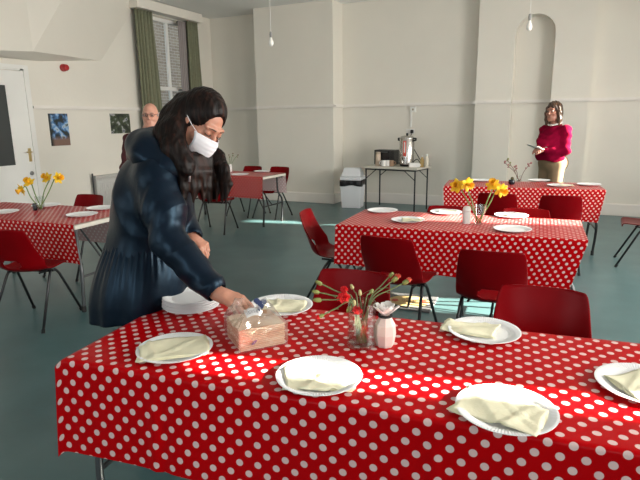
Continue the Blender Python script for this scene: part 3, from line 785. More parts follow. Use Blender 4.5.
def glass_vase(label, P, r0, r1, h, m=None, facets=0, name='glass_vase', water=.4, cat='vase'):
    t = thing(name, label, cat, P)
    mod = (lambda j, k: ((-.0022 if k % 3 == 0 else .0012), 0)) if facets else None
    n = facets*3 if facets else 28
    B().lathe([(0, 0), (r0*.9, 0), (r0, .004), (r0+(r1-r0)*.5, h*.5), (r1, h), (r1-.003, h), (r0+(r1-r0)*.5-.004, h*.5), (r0-.005, .012), (0, .010)], n, mod=mod).build('vase_body', m or M_glass, t, autosmooth=50)
    if water: B().lathe([(0, .012), (r0-.007, .013), (r0+(r1-r0)*water-.006, h*water), (0, h*water)], 24).build('water', M_water, t, autosmooth=40)
    return t
Pm = on_z(478.5, 224.5, TZ); Pm.z = TZ
glass_vase('tapered clear glass of daffodils on the middle table', Pm, .030, .054, .145)
dep = (Pm-Vector((0, 0, EYE))).dot(Vector(CW))
V2C = lambda x, y, z=0: Vector(CR)*x + Vector(CU)*y - Vector(CW)*z
gp = 'daffodils in the middle table vase'
for k, (px, py, dd, fc) in enumerate([(457, 186, .02, V2C(-.55, .1, .8)), (467, 184, -.03, V2C(.4, -.35, .8)), (493, 185, .03, V2C(-.3, .5, .7)), (501, 190, -.04, V2C(.35, -.45, .8))]):
    tip = at(px, py, dep+dd); b0 = Pm + Vector((.012*(-1)**k, .008*math.sin(k*2), .014))
    daffodil(['daffodil in the middle table vase, leftmost bloom', 'daffodil in the middle table vase, second bloom from left', 'daffodil in the middle table vase, upper bloom on the right', 'daffodil in the middle table vase, lowest bloom on the right'][k], b0, tip, fc, gp, 1.5)
Pl = on_z(41, 210.5, TZ); Pl.z = TZ
glass_vase('clear glass of daffodils on the left table', Pl, .032, .040, .13)
dep = (Pl-Vector((0, 0, EYE))).dot(Vector(CW))
gp = 'daffodils in the left table vase'
for k, (px, py, dd, fc) in enumerate([(29, 182.5, -.02, V2C(-.2, .5, .8)), (22, 189.5, -.05, V2C(-.6, -.5, .6)), (47, 178, .02, V2C(-.3, .3, .8)), (58, 178, -.03, V2C(.9, .1, .4))]):
    tip = at(px, py, dep+dd); b0 = Pl + Vector((.012*(-1)**k, .008*math.sin(k*2), .014))
    daffodil(['daffodil in the left table vase, upper bloom on the left', 'daffodil in the left table vase, lowest bloom on the left', 'daffodil in the left table vase, third bloom from left', 'daffodil in the left table vase, rightmost bloom facing sideways'][k], b0, tip, fc, gp, 1.45)
# small dark pot beside the left vase
P = on_z(35.5, 210.5, TZ); tt = thing('candle_pot', 'small black pot beside the daffodil glass on the left table', 'pot', (P.x, P.y, TZ))
B().lathe([(0, 0), (.017, 0), (.019, .01), (.020, .062), (.017, .066), (.016, .06), (0, .058)], 18).build('pot_body', mat('black_glaze', (.012, .014, .02), .25), tt, autosmooth=40)
B().lathe([(.0205, .048), (.0215, .05), (.0215, .056), (.0205, .058)], 18, close=True).build('rim_band', M_grey_steel, tt)
# carnations in a cut glass on the near table
Pc = on_z(358, 349.5, TZ); Pc = Vector((Pc.x, Pc.y+.036, TZ))
glass_vase('cut glass vase of carnations on the nearest table', Pc, .050, .047, .160, facets=12, water=.5)
dep = (Pc-Vector((0, 0, EYE))).dot(Vector(CW)); M_bud = mat('green_bud', (.22, .25, .07), .6); M_budp = mat('yellow_bud', (.55, .48, .22), .6)
gp = 'carnation stems in the cut glass vase'
def bloom(b, c, r, seed):
    rnd = random.Random(seed)
    b.ball(c, r*.72, 12, 9)
    for k in range(34):
        th = rnd.uniform(0, 2*PI); ph_ = rnd.uniform(-.2, 1.2); d = Vector((math.cos(th)*math.cos(ph_), math.sin(th)*math.cos(ph_), math.sin(ph_)))
        up = d.orthogonal().normalized(); s = d.cross(up)
        b.grid(lambda u, v: c + d*r*v + s*(u-.5)*r*.9*v + up*r*.16*math.sin(u*9+k)*v, 5, 3)
specs = [(344, 299, -.03, 'bloom', .015), (344, 290, -.01, 'bloom', .009), (357.5, 311, -.06, 'bloom', .0115), (319, 283, .0, 'bud', .010), (316, 292, -.02, 'bud', .010), (317.5, 300, -.03, 'bud', .011), (321, 316, -.05, 'redbud', .009),
         (352, 287, .02, 'pale', .008), (360, 293, .0, 'pale', .008), (371.5, 291.5, .03, 'bud', .009), (391, 275, .02, 'bud', .009), (395, 279, .0, 'tipred', .012), (406, 282, -.02, 'tipred', .011), (354, 303, -.03, 'pale', .009), (349, 309, -.03, 'bud', .010)]
names = ['carnation with the biggest red bloom above the cut glass', 'carnation with a small red bloom at the top centre', 'carnation with a low red bloom at the vase rim', 'carnation bud highest of the left spray', 'carnation bud in the middle of the left spray', 'carnation bud lowest of the left spray, still green', 'carnation drooping left with a red tip', 'pale carnation bud straight above the vase', 'pale carnation bud right of the red blooms', 'green carnation bud right of the pale buds', 'carnation bud highest of the right spray', 'red-tipped carnation bud in the right spray', 'red-tipped carnation bud farthest to the right', 'pale carnation bud just over the vase rim', 'green carnation bud at the left of the vase rim']
M_stemc = mat('carnation_stem', (.14, .19, .075), .5)
for k, (px, py, dd, kind, r) in enumerate(specs):
    tip = at(px, py, dep+dd); a = k*2.4
    b0 = Pc + Vector((.016*math.cos(a), .016*math.sin(a), .016)); rim = Pc + Vector((.02*math.cos(a+.5), .02*math.sin(a+.5), .122))
    dr = tip-Pc; dr.z = 0; rim = Pc + (dr.normalized()*min(.034, dr.length)) + Vector((0, 0, .158))
    t = thing('carnation', names[k], 'flower', b0, 0, gp); T = tip-b0; r *= 1.55
    B().tube([Vector((0, 0, 0)), rim-b0, (rim-b0)*.45+T*.55+Vector((0, 0, .004)), T], .0024, 6, smooth_n=5).build('stem', M_stemc, t, smooth=True)
    dirv = (tip-rim).normalized()
    if kind == 'bloom':
        b = B(); bloom(b, T, r, k); b.build('bloom', M_carn, t, smooth=False)
        B().ball(T-dirv*.006, .006, 10, 8, (1, 1, 1.4)).build('calyx', M_bud, t, smooth=True)
    else:
        mtx = dirv.to_track_quat('Z', 'Y').to_matrix().to_4x4()
        B().lathe([(0, -r*.9), (r*.42, -r*.6), (r*.5, 0), (r*.36, r*.7), (0, r)], 10, Matrix.Translation(T) @ mtx).build('bud', M_budp if kind == 'pale' else M_bud, t, smooth=True)
        if kind in ('tipred', 'redbud'):
            b = B(); bloom(b, T+dirv*r*.7, r*.6, k); b.build('bloom_tip', mat('carnation_salmon', (.72, .14, .08), .6) if kind == 'tipred' else M_carn, t)
    if k % 2 == 0:
        b = B(); sd = dirv.cross(Vector((0, 0, 1))).normalized(); c0 = (rim-b0)*.55+T*.45
        b.grid(lambda u, v: c0 + sd*(.035*v) + dirv*(.03*v) + Vector((0, 0, -.012*v*v)) + dirv.cross(sd)*(u-.5)*.004*(1-v*.9), 2, 6); b.build('leaf', M_stemc, t, smooth=True, mods=[('SOLIDIFY', dict(thickness=.0006))])
# ceramic bottle with a rose lid
Pq = on_z(382, 348.5, TZ); t = thing('ceramic_bottle', 'small faceted pinkish ceramic bottle with white flower top, beside the cut glass', 'bottle', (Pq.x, Pq.y+.03, TZ), rd(20)); t.scale = (1.5, 1.5, 1.5)
B().lathe([(0, 0), (.019, 0), (.0215, .006), (.0255, .03), (.0235, .052), (.015, .068), (.013, .072), (0, .072)], 8).build('bottle_body', M_ceram, t)
B().lathe([(.013, .070), (.0165, .071), (.0165, .075), (.013, .076)], 20, close=True).build('neck_band', M_rubber, t)
M_rose = mat('white_clay_rose', (.82, .76, .73), .7)
for k in range(14):
    a = k*2.4; r = .004+.0013*k; b = B(); d = Vector((math.cos(a), math.sin(a), 2.2-.10*k)).normalized(); s = Vector((-math.sin(a), math.cos(a), 0))
    b.grid(lambda u, v: Vector((0, 0, .078)) + Vector((math.cos(a), math.sin(a), 0))*r*.45 + d*(.020*v+.002*k*v*.4) + s*(u-.5)*(.014+.0012*k)*math.sin(PI*(.25+.6*v)) - Vector((math.cos(a), math.sin(a), 0))*(u-.5)**2*.014, 5, 4)
    b.build('rose_petal', M_rose, t, smooth=True, mods=[('SOLIDIFY', dict(thickness=.0014))])
B().ball((0, 0, .080), .011, 12, 8, (1, 1, .7)).build('rose_heart', M_rose, t, smooth=True)
# salt shaker on the middle table
P = on_z(466.3, 223.2, TZ); t = thing('salt_shaker', 'white ceramic salt shaker left of the middle table daffodils', 'shaker', (P.x, P.y, TZ)); t.scale = (1.45, 1.45, 1.5)
M_shk = mat('white_shaker_ceramic', (.74, .72, .68), .35)
B().lathe([(0, 0), (.020, 0), (.022, .006), (.022, .05), (.0195, .06), (0, .06)], 20).build('shaker_body', M_shk, t, autosmooth=40)
B().lathe([(.0185, .0605), (.021, .064), (.019, .078), (.012, .086), (0, .088)], 20).build('shaker_cap', mat('pale_shaker_cap', (.82, .79, .74), .35), t, autosmooth=40)
# twigs in a black pot on the rear table
P = on_z(511.5, 184.5, TZ); t = thing('black_pot', 'small black pot on the rear table beside a glass of twigs', 'pot', (P.x, P.y, TZ))
B().lathe([(0, 0), (.028, 0), (.037, .02), (.036, .045), (.030, .056), (.026, .054), (0, .045)], 20).build('pot_body', mat('black_glaze', (.012, .014, .02), .25), t, autosmooth=50)
B().ball((.005, 0, .07), .02, 10, 8, (1, .8, 1)).build('green_plant', mat('dark_leaf', (.06, .08, .03), .7), t, smooth=True)
Pg = on_z(515.5, 183, TZ); Pg.z = TZ
glass_vase('short clear glass of bare twigs on the rear table', Pg+Vector((.03, .07, 0)), .03, .036, .085, water=.4); Pg = Pg+Vector((.03, .07, 0))
dep = (Pg-Vector((0, 0, EYE))).dot(Vector(CW)); M_twig = mat('brown_twig', (.20, .13, .10), .7); M_tbud = mat('twig_bud', (.34, .12, .11), .6)
for k, (px, py, nm) in enumerate([(504, 161.5, 'twig leaning left in the rear table glass'), (507, 159, 'tallest twig in the rear table glass'), (515, 166, 'short upright twig in the rear table glass'), (530, 163, 'twig leaning far right in the rear table glass')]):
    tip = at(px, py, dep+.02*(k-1.5)); b0 = Pg+Vector((.01*math.cos(k*2), .01*math.sin(k*2), .014)); t = thing('twig', nm, 'twig', b0, 0, 'twigs in the rear table glass'); T = tip-b0
    B().tube([Vector((0, 0, 0)), T*.35+Vector((0, 0, .03)), T*.7+Vector((0, 0, .01)), T], .0045, 6, smooth_n=4).build('stem', M_twig, t, smooth=True)
    b = B()
    for j, q in enumerate((1, .9, .8, .68)): b.ball(T*q+Vector((.012*(-1)**j, .005, .008*(j > 0))), .011-.001*j, 8, 6, (1, 1, 1.3))
    b.build('bud_cluster', M_tbud if k != 1 else M_bud, t, smooth=True)
# white vase on the back left table
P = on_z(230.5, 172, TZ); t = thing('white_vase', 'slim white vase of sprigs on the back left table beside the brown hair', 'vase', (P.x, P.y, TZ))
B().lathe([(0, 0), (.026, 0), (.03, .01), (.029, .07), (.024, .10), (.02, .125), (.017, .125), (.02, .1), (0, .09)], 20).build('vase_body', mat('white_glaze', (.8, .79, .76), .3), t, autosmooth=50)
dep = (P-Vector((0, 0, EYE))).dot(Vector(CW))
for k, (px, py) in enumerate([(223, 158), (229, 155), (233, 153.5), (238, 155)]):
    b0 = P+Vector((.004*(k-1.5), 0, .092)); tip = at(px, py, dep+.02*k); t = thing('green_sprig', ['sprig leaning left in the slim white vase', 'sprig second from left in the slim white vase', 'sprig third from left in the slim white vase', 'sprig leaning right in the slim white vase'][k], 'sprig', b0, 0, 'sprigs in the slim white vase'); T = tip-b0
    B().tube([Vector((0, 0, 0)), T*.5+Vector((0, 0, .02)), T], .003, 6, smooth_n=4).build('stem', M_stem, t, smooth=True)
    B().ball(T, .012, 8, 6).ball(T*.82+Vector((.012, 0, 0)), .01, 8, 6).build('bud_cluster', mat('dull_pink_bud', (.35, .22, .14), .7), t, smooth=True)

# ------------------------------------------------------------------ on and by the coffee table
CTZ = .736; cc, ss = math.cos(RC), math.sin(RC)
def on_coffee(px, dy):      # a spot on the coffee table top below a pixel column, dy behind its middle line
    n = Vector((-ss, cc, 0)); o = Vector((cfx, cfy, CTZ)) + n*dy; r = Vector(ray(px, 165)); r.z = 0
    k = (o.dot(n) )/r.dot(n); p = r*k; return Vector((p.x, p.y, CTZ))
M_steel = mat('brushed_steel', (.50, .48, .45), .25, metal=1., bump=.05, bump_scale=120)
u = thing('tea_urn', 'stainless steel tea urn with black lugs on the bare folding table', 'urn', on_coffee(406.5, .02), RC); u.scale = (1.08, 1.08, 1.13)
B().lathe([(0, .03), (.112, .03), (.112, .40), (.106, .41)], 32).build('urn_body', M_steel, u, autosmooth=40)
B().lathe([(0, 0), (.1, 0), (.104, .03), (0, .03)], 28).build('base', M_rubber, u, autosmooth=40)
B().lathe([(.114, .40), (.114, .412), (.09, .432), (.03, .446), (0, .447)], 32).build('lid', M_steel, u, autosmooth=30)
B().lathe([(0, .447), (.012, .447), (.02, .465), (.012, .478), (0, .479)], 14).build('lid_knob', M_rubber, u, autosmooth=40)
for sx in (-1, 1): B().tube([(sx*.108, 0, .37), (sx*.15, 0, .38), (sx*.15, 0, .40), (sx*.108, 0, .405)], .012, 8).build('handle', M_rubber, u)
stripe = B().grid(lambda a, v: Vector((.1135*math.sin(-.08+.42*a), -.1135*math.cos(-.08+.42*a), .15+.22*v)), 8, 4).build('red_reflection', mat('red_urn_reflection', (.75, .10, .07), .4), u, smooth=True, mods=[('SOLIDIFY', dict(thickness=.001, offset=1))])  # red stripe paints a reflection on to the urn's steel
B().grid(lambda a, v: Vector((.1152*math.sin(.04+.16*a), -.1152*math.cos(.04+.16*a), .20+.15*v+.006*math.sin(a*9))), 8, 6).build('white_flash', M_white, stripe, smooth=True, mods=[('SOLIDIFY', dict(thickness=.001, offset=1))])
B().tube([(0, -.11, .085), (0, -.15, .085), (0, -.15, .06)], .013, 10).build('tap', M_steel, u)
B().tube([(0, -.15, .09), (0, -.152, .125)], .006, 8).ball((0, -.152, .127), .011).build('tap_lever', M_rubber, u)
m_dk = ramp_mat('dark_speckled_box', [(.4, (.012, .012, .012)), (.62, (.03, .028, .025)), (.72, (.16, .14, .12))], 60, .35)
o = thing('toaster_oven', 'dark speckled box-shaped oven left of the urn', 'oven', on_coffee(386.5, .08), RC)
B().box(-.19, -.10, .012, .19, .10, .26, bev=.01).build('oven_body', m_dk, o)
B().box(-.17, -.105, .035, .10, -.10, .24).build('oven_door', mat('dark_oven_glass', (.02, .02, .02), .12), o)
B().tube([(-.15, -.125, .225), (.08, -.125, .225)], .007).build('handle', M_grey_steel, o)
for sx in (-.16, .16): B().lathe([(0, 0), (.014, 0), (.014, .012), (0, .012)], 10, Matrix.Translation((sx, -.07, 0))).build('foot', M_rubber, o)
def canister(name, label, px, dy, r, h, m, lidm, cat='canister'):
    t = thing(name, label, cat, on_coffee(px, dy), RC)
    B().lathe([(0, 0), (r*.95, 0), (r, .008), (r, h*.78), (r*.9, h*.84), (0, h*.84)], 20).build('body', m, t, autosmooth=40)
    B().lathe([(r*.93, h*.84), (r*.96, h*.86), (r*.93, h), (0, h)], 20).build('lid', lidm, t, autosmooth=40)
canister('coffee_jar', 'tall beige jar with tan lid at the left of the coffee table', 378, -.10, .045, .23, mat('beige_jar', (.60, .47, .36), .5), mat('tan_lid', (.42, .33, .25), .5), 'jar')
def mug(label, px, dy, m, rz):
    t = thing('mug', label, 'mug', on_coffee(px, dy), rz)
    B().lathe([(0, 0), (.036, 0), (.040, .006), (.042, .095), (.039, .095), (.036, .01), (0, .008)], 20).build('mug_body', m, t, autosmooth=40)
    B().tube([(.040, 0, .078), (.062, 0, .07), (.064, 0, .04), (.040, 0, .025)], .006, 8, smooth_n=4).build('handle', m, t, smooth=True)
mug('white mug before the dark oven, left one', 383.5, -.15, mat('white_glaze', (.8, .79, .76), .3), rd(200))
mug('white mug before the dark oven, right one', 387.5, -.11, mat('white_glaze', (.8, .79, .76), .3), rd(-20))
mug('brown mug between the white mugs and the urn', 391.5, -.09, mat('brown_glaze', (.34, .22, .14), .4), rd(10))
t = thing('milk_carton', 'white carton lying on its side right of the urn', 'carton', on_coffee(414.5, -.12), RC+rd(28))
B().box(-.09, -.035, 0, .07, .035, .07, bev=.004).build('carton_body', mat('white_carton', (.78, .76, .73), .5), t)
B().poly([(.07, -.035, 0), (.07, .035, 0), (.07, .035, .07), (.07, -.035, .07), (.105, -.035, .035), (.105, .035, .035)], [(0, 1, 5, 4), (2, 3, 4, 5), (0, 4, 3), (1, 2, 5), (0, 3, 2, 1)]).build('gable_top', mat('white_carton', (.78, .76, .73), .5), t)
def sauce(label, px, dy, m, h):
    t = thing('bottle', label, 'bottle', on_coffee(px, dy), RC)
    B().lathe([(0, 0), (.030, 0), (.032, .006), (.032, h*.62), (.014, h*.78), (.013, h*.86), (0, h*.86)], 18).build('bottle_body', m, t, autosmooth=50)
    B().lathe([(.015, h*.86), (.016, h*.87), (.014, h), (0, h)], 14).build('cap', M_white, t, autosmooth=40)
sauce('yellowish bottle at the right end of the coffee table', 422, -.05, mat('mustard_plastic', (.62, .42, .16), .4), .19)
sauce('pale cream bottle at the right end of the coffee table, beside the yellowish one', 426.5, -.08, mat('cream_plastic', (.70, .62, .50), .4), .21)
a = on_coffee(413.5, .0); pz = sk.location
setp(B().tube([pz+Vector((.035, -.05, -.0)), pz+Vector((.04, -.10, -.06)), pz+Vector((.02, -.14, -.14)), on_coffee(420, .13)+Vector((0, 0, .10)), on_coffee(421, .06)+Vector((0, 0, .04)), on_coffee(417, .0)+Vector((0, 0, .12)), on_coffee(412.5, .02)+Vector((0, 0, .06))], .007, 8, smooth_n=6).build('power_cord', M_rubber, smooth=True), 'black power cord from wall socket to the urn', 'cord')
# bin
P = (on_z(340, 208, 0)+on_z(362, 208.5, 0))/2; t = thing('swing_bin', 'white swing-top bin with black liner beside the bare folding table', 'bin', (P.x-.02, P.y+.13, 0), rd(6)); t.scale = (1.06, 1.06, 1.05)
M_bin = mat('white_bin_plastic', (.72, .74, .76), .4)
def frust(b, z0, z1, w0, d0, w1, d1):
    b.poly([(-w0, -d0, z0), (w0, -d0, z0), (w0, d0, z0), (-w0, d0, z0), (-w1, -d1, z1), (w1, -d1, z1), (w1, d1, z1), (-w1, d1, z1)], [(0, 1, 5, 4), (1, 2, 6, 5), (2, 3, 7, 6), (3, 0, 4, 7), (3, 2, 1, 0), (4, 5, 6, 7)]); return b
frust(B(), 0, .42, .155, .125, .175, .15).build('bin_body', M_bin, t, mods=[('BEVEL', dict(width=.012, segments=2))])
def lin(u, v):
    a_ = u*2*PI; c_, s_ = math.cos(a_), math.sin(a_); k = 1/max(abs(c_), abs(s_))**.85
    return Vector((c_*k*(.192+.006*math.sin(a_*9)), s_*k*(.166+.006*math.sin(a_*11)), .375+.085*v+.012*math.sin(a_*4+1)*(1-v)))
B().grid(lin, 90, 3, wrap_u=True).build('bin_liner', mat('black_bin_liner', (.012, .012, .014), .3), t, smooth=True, mods=[('SOLIDIFY', dict(thickness=.004))])
frust(B(), .462, .52, .178, .152, .178, .152).build('lid_rim', M_bin, t, mods=[('BEVEL', dict(width=.01, segments=2))])
frust(B(), .521, .66, .168, .142, .135, .06).build('swing_flap', M_bin, t, mods=[('BEVEL', dict(width=.02, segments=3))])
# printed mat on the floor beneath the middle table
P = on_z(409, 302.5, 0); mt_ = thing('floor_mat', 'dark grey mat with tan oval on the floor under the middle table', 'mat', (P.x, P.y, 0), R3)
B().box(-.21, -.20, 0, .21, .20, .012, bev=.004).build('mat_base', mat('dark_grey_rubber_mat', (.09, .09, .09), .8), mt_)
ov = B().lathe([(0, .0125), (.17, .0125), (.17, .0145), (0, .0145)], 36, Matrix.Diagonal((1, .78, 1, 1))).build('tan_oval', mat('tan_print', (.50, .36, .15), .7), mt_)
for sx in (-1, 1): B().lathe([(0, .0147), (.03, .0147), (.03, .0155), (0, .0155)], 5, Matrix.Translation((sx*.115, .02*sx, 0)) @ Matrix.Diagonal((1.1, 1.3, 1, 1))).build('red_motif', mat('red_print', (.5, .07, .04), .7), ov)
bb = B()
for k in range(7): bb.box(-.06+.018*k, -.01, .0147, -.05+.018*k, .012, .0155)
for k in range(5): bb.box(-.04+.018*k, -.045, .0147, -.03+.018*k, -.028, .0155)
bb.build('faded_lettering', mat('brown_print', (.36, .17, .07), .7), ov)
# ------------------------------------------------------------------ people: smooth solids meshed on a grid
class Field:
    def __init__(s, lo, hi, h):
        s.lo = np.array(lo, float); s.h = h; s.n = np.ceil((np.array(hi)-s.lo)/h).astype(int)+1
        s.F = np.full(s.n, .12, np.float32)
    def region(s, lo, hi):
        a = np.clip(np.floor((np.array(lo)-s.lo)/s.h).astype(int), 0, s.n-1); b = np.clip(np.ceil((np.array(hi)-s.lo)/s.h).astype(int)+1, 1, s.n)
        if np.any(b <= a): return None
        ax = [s.lo[i]+s.h*np.arange(a[i], b[i]) for i in range(3)]
        X, Y, Z = np.meshgrid(*ax, indexing='ij'); return tuple(slice(a[i], b[i]) for i in range(3)), X, Y, Z
    def mix(s, sl, d, k, sub=False):
        f = s.F[sl]; d = d.astype(np.float32)
        if sub:
            h = np.clip(.5-.5*(f+d)/k, 0, 1); s.F[sl] = f*(1-h) + (-d)*h + k*h*(1-h)
        else:
            h = np.clip(.5+.5*(f-d)/k, 0, 1); s.F[sl] = f*(1-h) + d*h - k*h*(1-h)
    def cap(s, a, b, ra, rb=None, k=.02, sub=False, flat=None):
        a = np.array(a, float); b = np.array(b, float); rb = ra if rb is None else rb; m = max(ra, rb)+max(k, s.h*4)+.004
        if flat is not None: m *= max(1, flat[1])
        r = s.region(np.minimum(a, b)-m, np.maximum(a, b)+m)
        if r is None: return
        sl, X, Y, Z = r; ab = b-a; L = max(ab@ab, 1e-9)
        px, py, pz = X-a[0], Y-a[1], Z-a[2]
        t = np.clip((px*ab[0]+py*ab[1]+pz*ab[2])/L, 0, 1); dx, dy, dz = px-ab[0]*t, py-ab[1]*t, pz-ab[2]*t
        if flat is not None:                                     # widen across an axis: (axis, factor)
            ax, q = flat; ax = np.array(ax, float); ax /= np.linalg.norm(ax); pr = (dx*ax[0]+dy*ax[1]+dz*ax[2])*(1/q-1); dx, dy, dz = dx+pr*ax[0], dy+pr*ax[1], dz+pr*ax[2]
        s.mix(sl, np.sqrt(dx*dx+dy*dy+dz*dz)-(ra+(rb-ra)*t), k, sub)
    def chain(s, pts, radii, k=.02, **kw):
        for i in range(len(pts)-1): s.cap(pts[i], pts[i+1], radii[i], radii[i+1], k, **kw)
    def ell(s, c, r, M=None, k=.02, sub=False):
        c = np.array(c, float); r = np.array(r, float); m = max(r)+max(k, s.h*4); q = s.region(c-m, c+m)
        if q is None: return
        sl, X, Y, Z = q; P = [X-c[0], Y-c[1], Z-c[2]]
        if M is not None: P = [sum(M[j][i]*P[j] for j in range(3)) for i in range(3)]
        k0 = np.sqrt(sum((P[i]/r[i])**2 for i in range(3))); k1 = np.sqrt(sum((P[i]/r[i]**2)**2 for i in range(3)))+1e-9
        s.mix(sl, k0*(k0-1)/k1, k, sub)
    def mesh(s, name):
        F = s.F; I = F < 0; h = s.h; S = [n-1 for n in F.shape]
        cnt = np.zeros(S, np.int8)
        for d in np.ndindex(2, 2, 2): cnt += I[d[0]:d[0]+S[0], d[1]:d[1]+S[1], d[2]:d[2]+S[2]]
        idx = np.argwhere((cnt > 0) & (cnt < 8)); pos = np.zeros((len(idx), 3)); num = np.zeros(len(idx))
        cs = list(np.ndindex(2, 2, 2))
        for a in cs:
            for ax in range(3):
                if a[ax]: continue
                b = list(a); b[ax] = 1
                fa = F[idx[:, 0]+a[0], idx[:, 1]+a[1], idx[:, 2]+a[2]]; fb = F[idx[:, 0]+b[0], idx[:, 1]+b[1], idx[:, 2]+b[2]]
                mk = (fa < 0) != (fb < 0); t = np.where(mk, fa/np.where(mk, fa-fb, 1), 0)
                p = np.array(a, float)[None, :].repeat(len(idx), 0); p[:, ax] = t
                pos += p*mk[:, None]; num += mk
        V = (idx + pos/num[:, None])*h + s.lo
        grid = np.full(S, -1, np.int32); grid[idx[:, 0], idx[:, 1], idx[:, 2]] = np.arange(len(idx)); faces = []
        for ax in range(3):
            o1, o2 = [(1, 2), (2, 0), (0, 1)][ax]
            A = np.take(I, range(0, I.shape[ax]-1), ax); Bq = np.take(I, range(1, I.shape[ax]), ax)
            e = np.argwhere(A != Bq); e = e[(e[:, o1] > 0) & (e[:, o2] > 0) & (e[:, o1] < S[o1]) & (e[:, o2] < S[o2])]
            def g(d1, d2):
                q = e.copy(); q[:, o1] -= d1; q[:, o2] -= d2; return grid[q[:, 0], q[:, 1], q[:, 2]]
            f = np.stack([g(1, 1), g(0, 1), g(0, 0), g(1, 0)], 1); fl = I[e[:, 0], e[:, 1], e[:, 2]]
            f[~fl] = f[~fl][:, ::-1]; faces.append(f)
        Q = np.concatenate(faces)
        # relax a little so grid steps vanish
        for _ in range(2):
            acc = np.zeros_like(V); n_ = np.zeros(len(V))
            for i in range(4):
                for j in (1, 3):
                    np.add.at(acc, Q[:, i], V[Q[:, (i+j) % 4]]); np.add.at(n_, Q[:, i], 1)
            V = V*.5 + .5*acc/np.maximum(n_, 1)[:, None]
        me = bpy.data.meshes.new(name); me.vertices.add(len(V)); me.vertices.foreach_set('co', V.ravel())
        me.loops.add(Q.size); me.loops.foreach_set('vertex_index', Q.ravel()); me.polygons.add(len(Q)); me.polygons.foreach_set('loop_start', np.arange(0, Q.size, 4)); me.polygons.foreach_set('loop_total', np.full(len(Q), 4))
        me.update(calc_edges=True); me.validate(); return me
def displace(me, fn):
    n = len(me.vertices); co = np.empty(n*3); no = np.empty(n*3); me.vertices.foreach_get('co', co); me.vertices.foreach_get('normal', no)
    co = co.reshape(-1, 3); no = no.reshape(-1, 3); d = fn(co, no); co += no*d[:, None]
    me.vertices.foreach_set('co', co.ravel()); me.update()
def basis(fwd, up):
    y = Vector(fwd).normalized(); x = y.cross(Vector(up)).normalized(); z = x.cross(y); return np.array([[x[i], y[i], z[i]] for i in range(3)])   # columns: right, forward, up
def head(f, c, M, s=1., ears=True, neck=None, female=True):
    c = np.array(c); w = lambda *p: c + s*(M @ np.array(p))
    E_ = lambda p, r, k=.02, sub=False: f.ell(w(*p), np.array(r)*s, M, k, sub)
    Cp = lambda p, q, ra, rb, k=.015, sub=False: f.cap(w(*p), w(*q), ra*s, rb*s, k, sub)
    E_((0, -.012, .032), (.073, .094, .088)); E_((0, .028, -.04), (.056, .060, .072), .03); Cp((0, .068, -.098), (0, .06, -.09), .022, .03, .03)
    for q in (-1, 1):
        Cp((q*.055, .0, -.05), (q*.03, .055, -.098), .022, .02, .03); E_((q*.038, .062, -.03), (.026, .022, .022), .02)
        E_((q*.031, .100, .010), (.015, .0115, .009), .012, True); E_((q*.031, .078, .009), (.0155, .0135, .0125), .006)
        Cp((q*.012, .089, .030), (q*.048, .076, .031), .010, .008, .012)
        if ears: E_((q*.076, -.008, -.008), (.009, .020, .032), .008)
    Cp((0, .088, .018), (0, .108, -.026), .0075, .0115, .012); E_((.010, .097, -.031), (.009, .009, .007), .006); E_((-.010, .097, -.031), (.009, .009, .007), .006)
    Cp((-.018, .087, -.060), (.018, .087, -.060), .0075, .0075, .006); Cp((-.015, .086, -.073), (.015, .086, -.073), .008, .008, .006)
    if neck is not None: f.cap(w(0, -.018, -.05), neck, .054*s, .06*s, .03)
    return w
def hand(f, wrist, d, n, thumb, curl=(.5, .6, .65, .7), sc=1., spread=.10, tcurl=.4):
    d = Vector(d).normalized(); n = Vector(n); n = (n-d*n.dot(d)).normalized(); s = d.cross(n)*thumb       # s points to the thumb side
    W_ = Vector(wrist)
    kn = [W_ + (d*(.088-.004*abs(i-1)-.004*(i == 3)) + s*(.030-.020*i))*sc + n*.004*sc for i in range(4)]
    f.cap(W_, W_+d*.03*sc, .022*sc, .024*sc, .015, flat=(s, 1.25))
    for i, k_ in enumerate(kn): f.cap(W_+(d*.02+s*(.012-.008*i))*sc, k_, .0145*sc, .0105*sc, .010)
    ln = [(.042, .026, .021), (.046, .030, .022), (.043, .028, .022), (.034, .021, .019)]
    for i, k_ in enumerate(kn):
        a = 0; p = k_; dr = (d + s*spread*(1.5-i)*.6).normalized(); rr = [.0098, .0088, .0080, .0068]
        for j in range(3):
            a += curl[i]*(1, 1.1, .8)[j]; dd = (dr*math.cos(a) - n*math.sin(a)).normalized(); q = p + dd*ln[i][j]*sc
            f.cap(p, q, rr[j]*sc*(.9 if i == 3 else 1), rr[j+1]*sc*(.9 if i == 3 else 1), .004); p = q
    p0 = W_+(d*.022+s*.020)*sc; p1 = p0+(d*.032+s*.026-n*.014)*sc; dd = (d*.9+s*.25-n*tcurl).normalized(); p2 = p1+dd*.034*sc; p3 = p2+(dd-n*.25*tcurl-s*.25).normalized()*.026*sc
    f.chain([p0, p1, p2, p3], [.016*sc, .0125*sc, .0105*sc, .0085*sc], .008)
def leg_chain(f, hip, knee, ankle, toe, r=(.085, .055, .038), k=.03):
    f.cap(hip, knee, r[0], r[1], k); f.cap(knee, Vector(knee).lerp(Vector(ankle), .35), r[1], r[1]*1.0, k); f.cap(Vector(knee).lerp(Vector(ankle), .3), ankle, r[1], r[2], k)
    f.cap(ankle, toe, r[2], .03, .02)
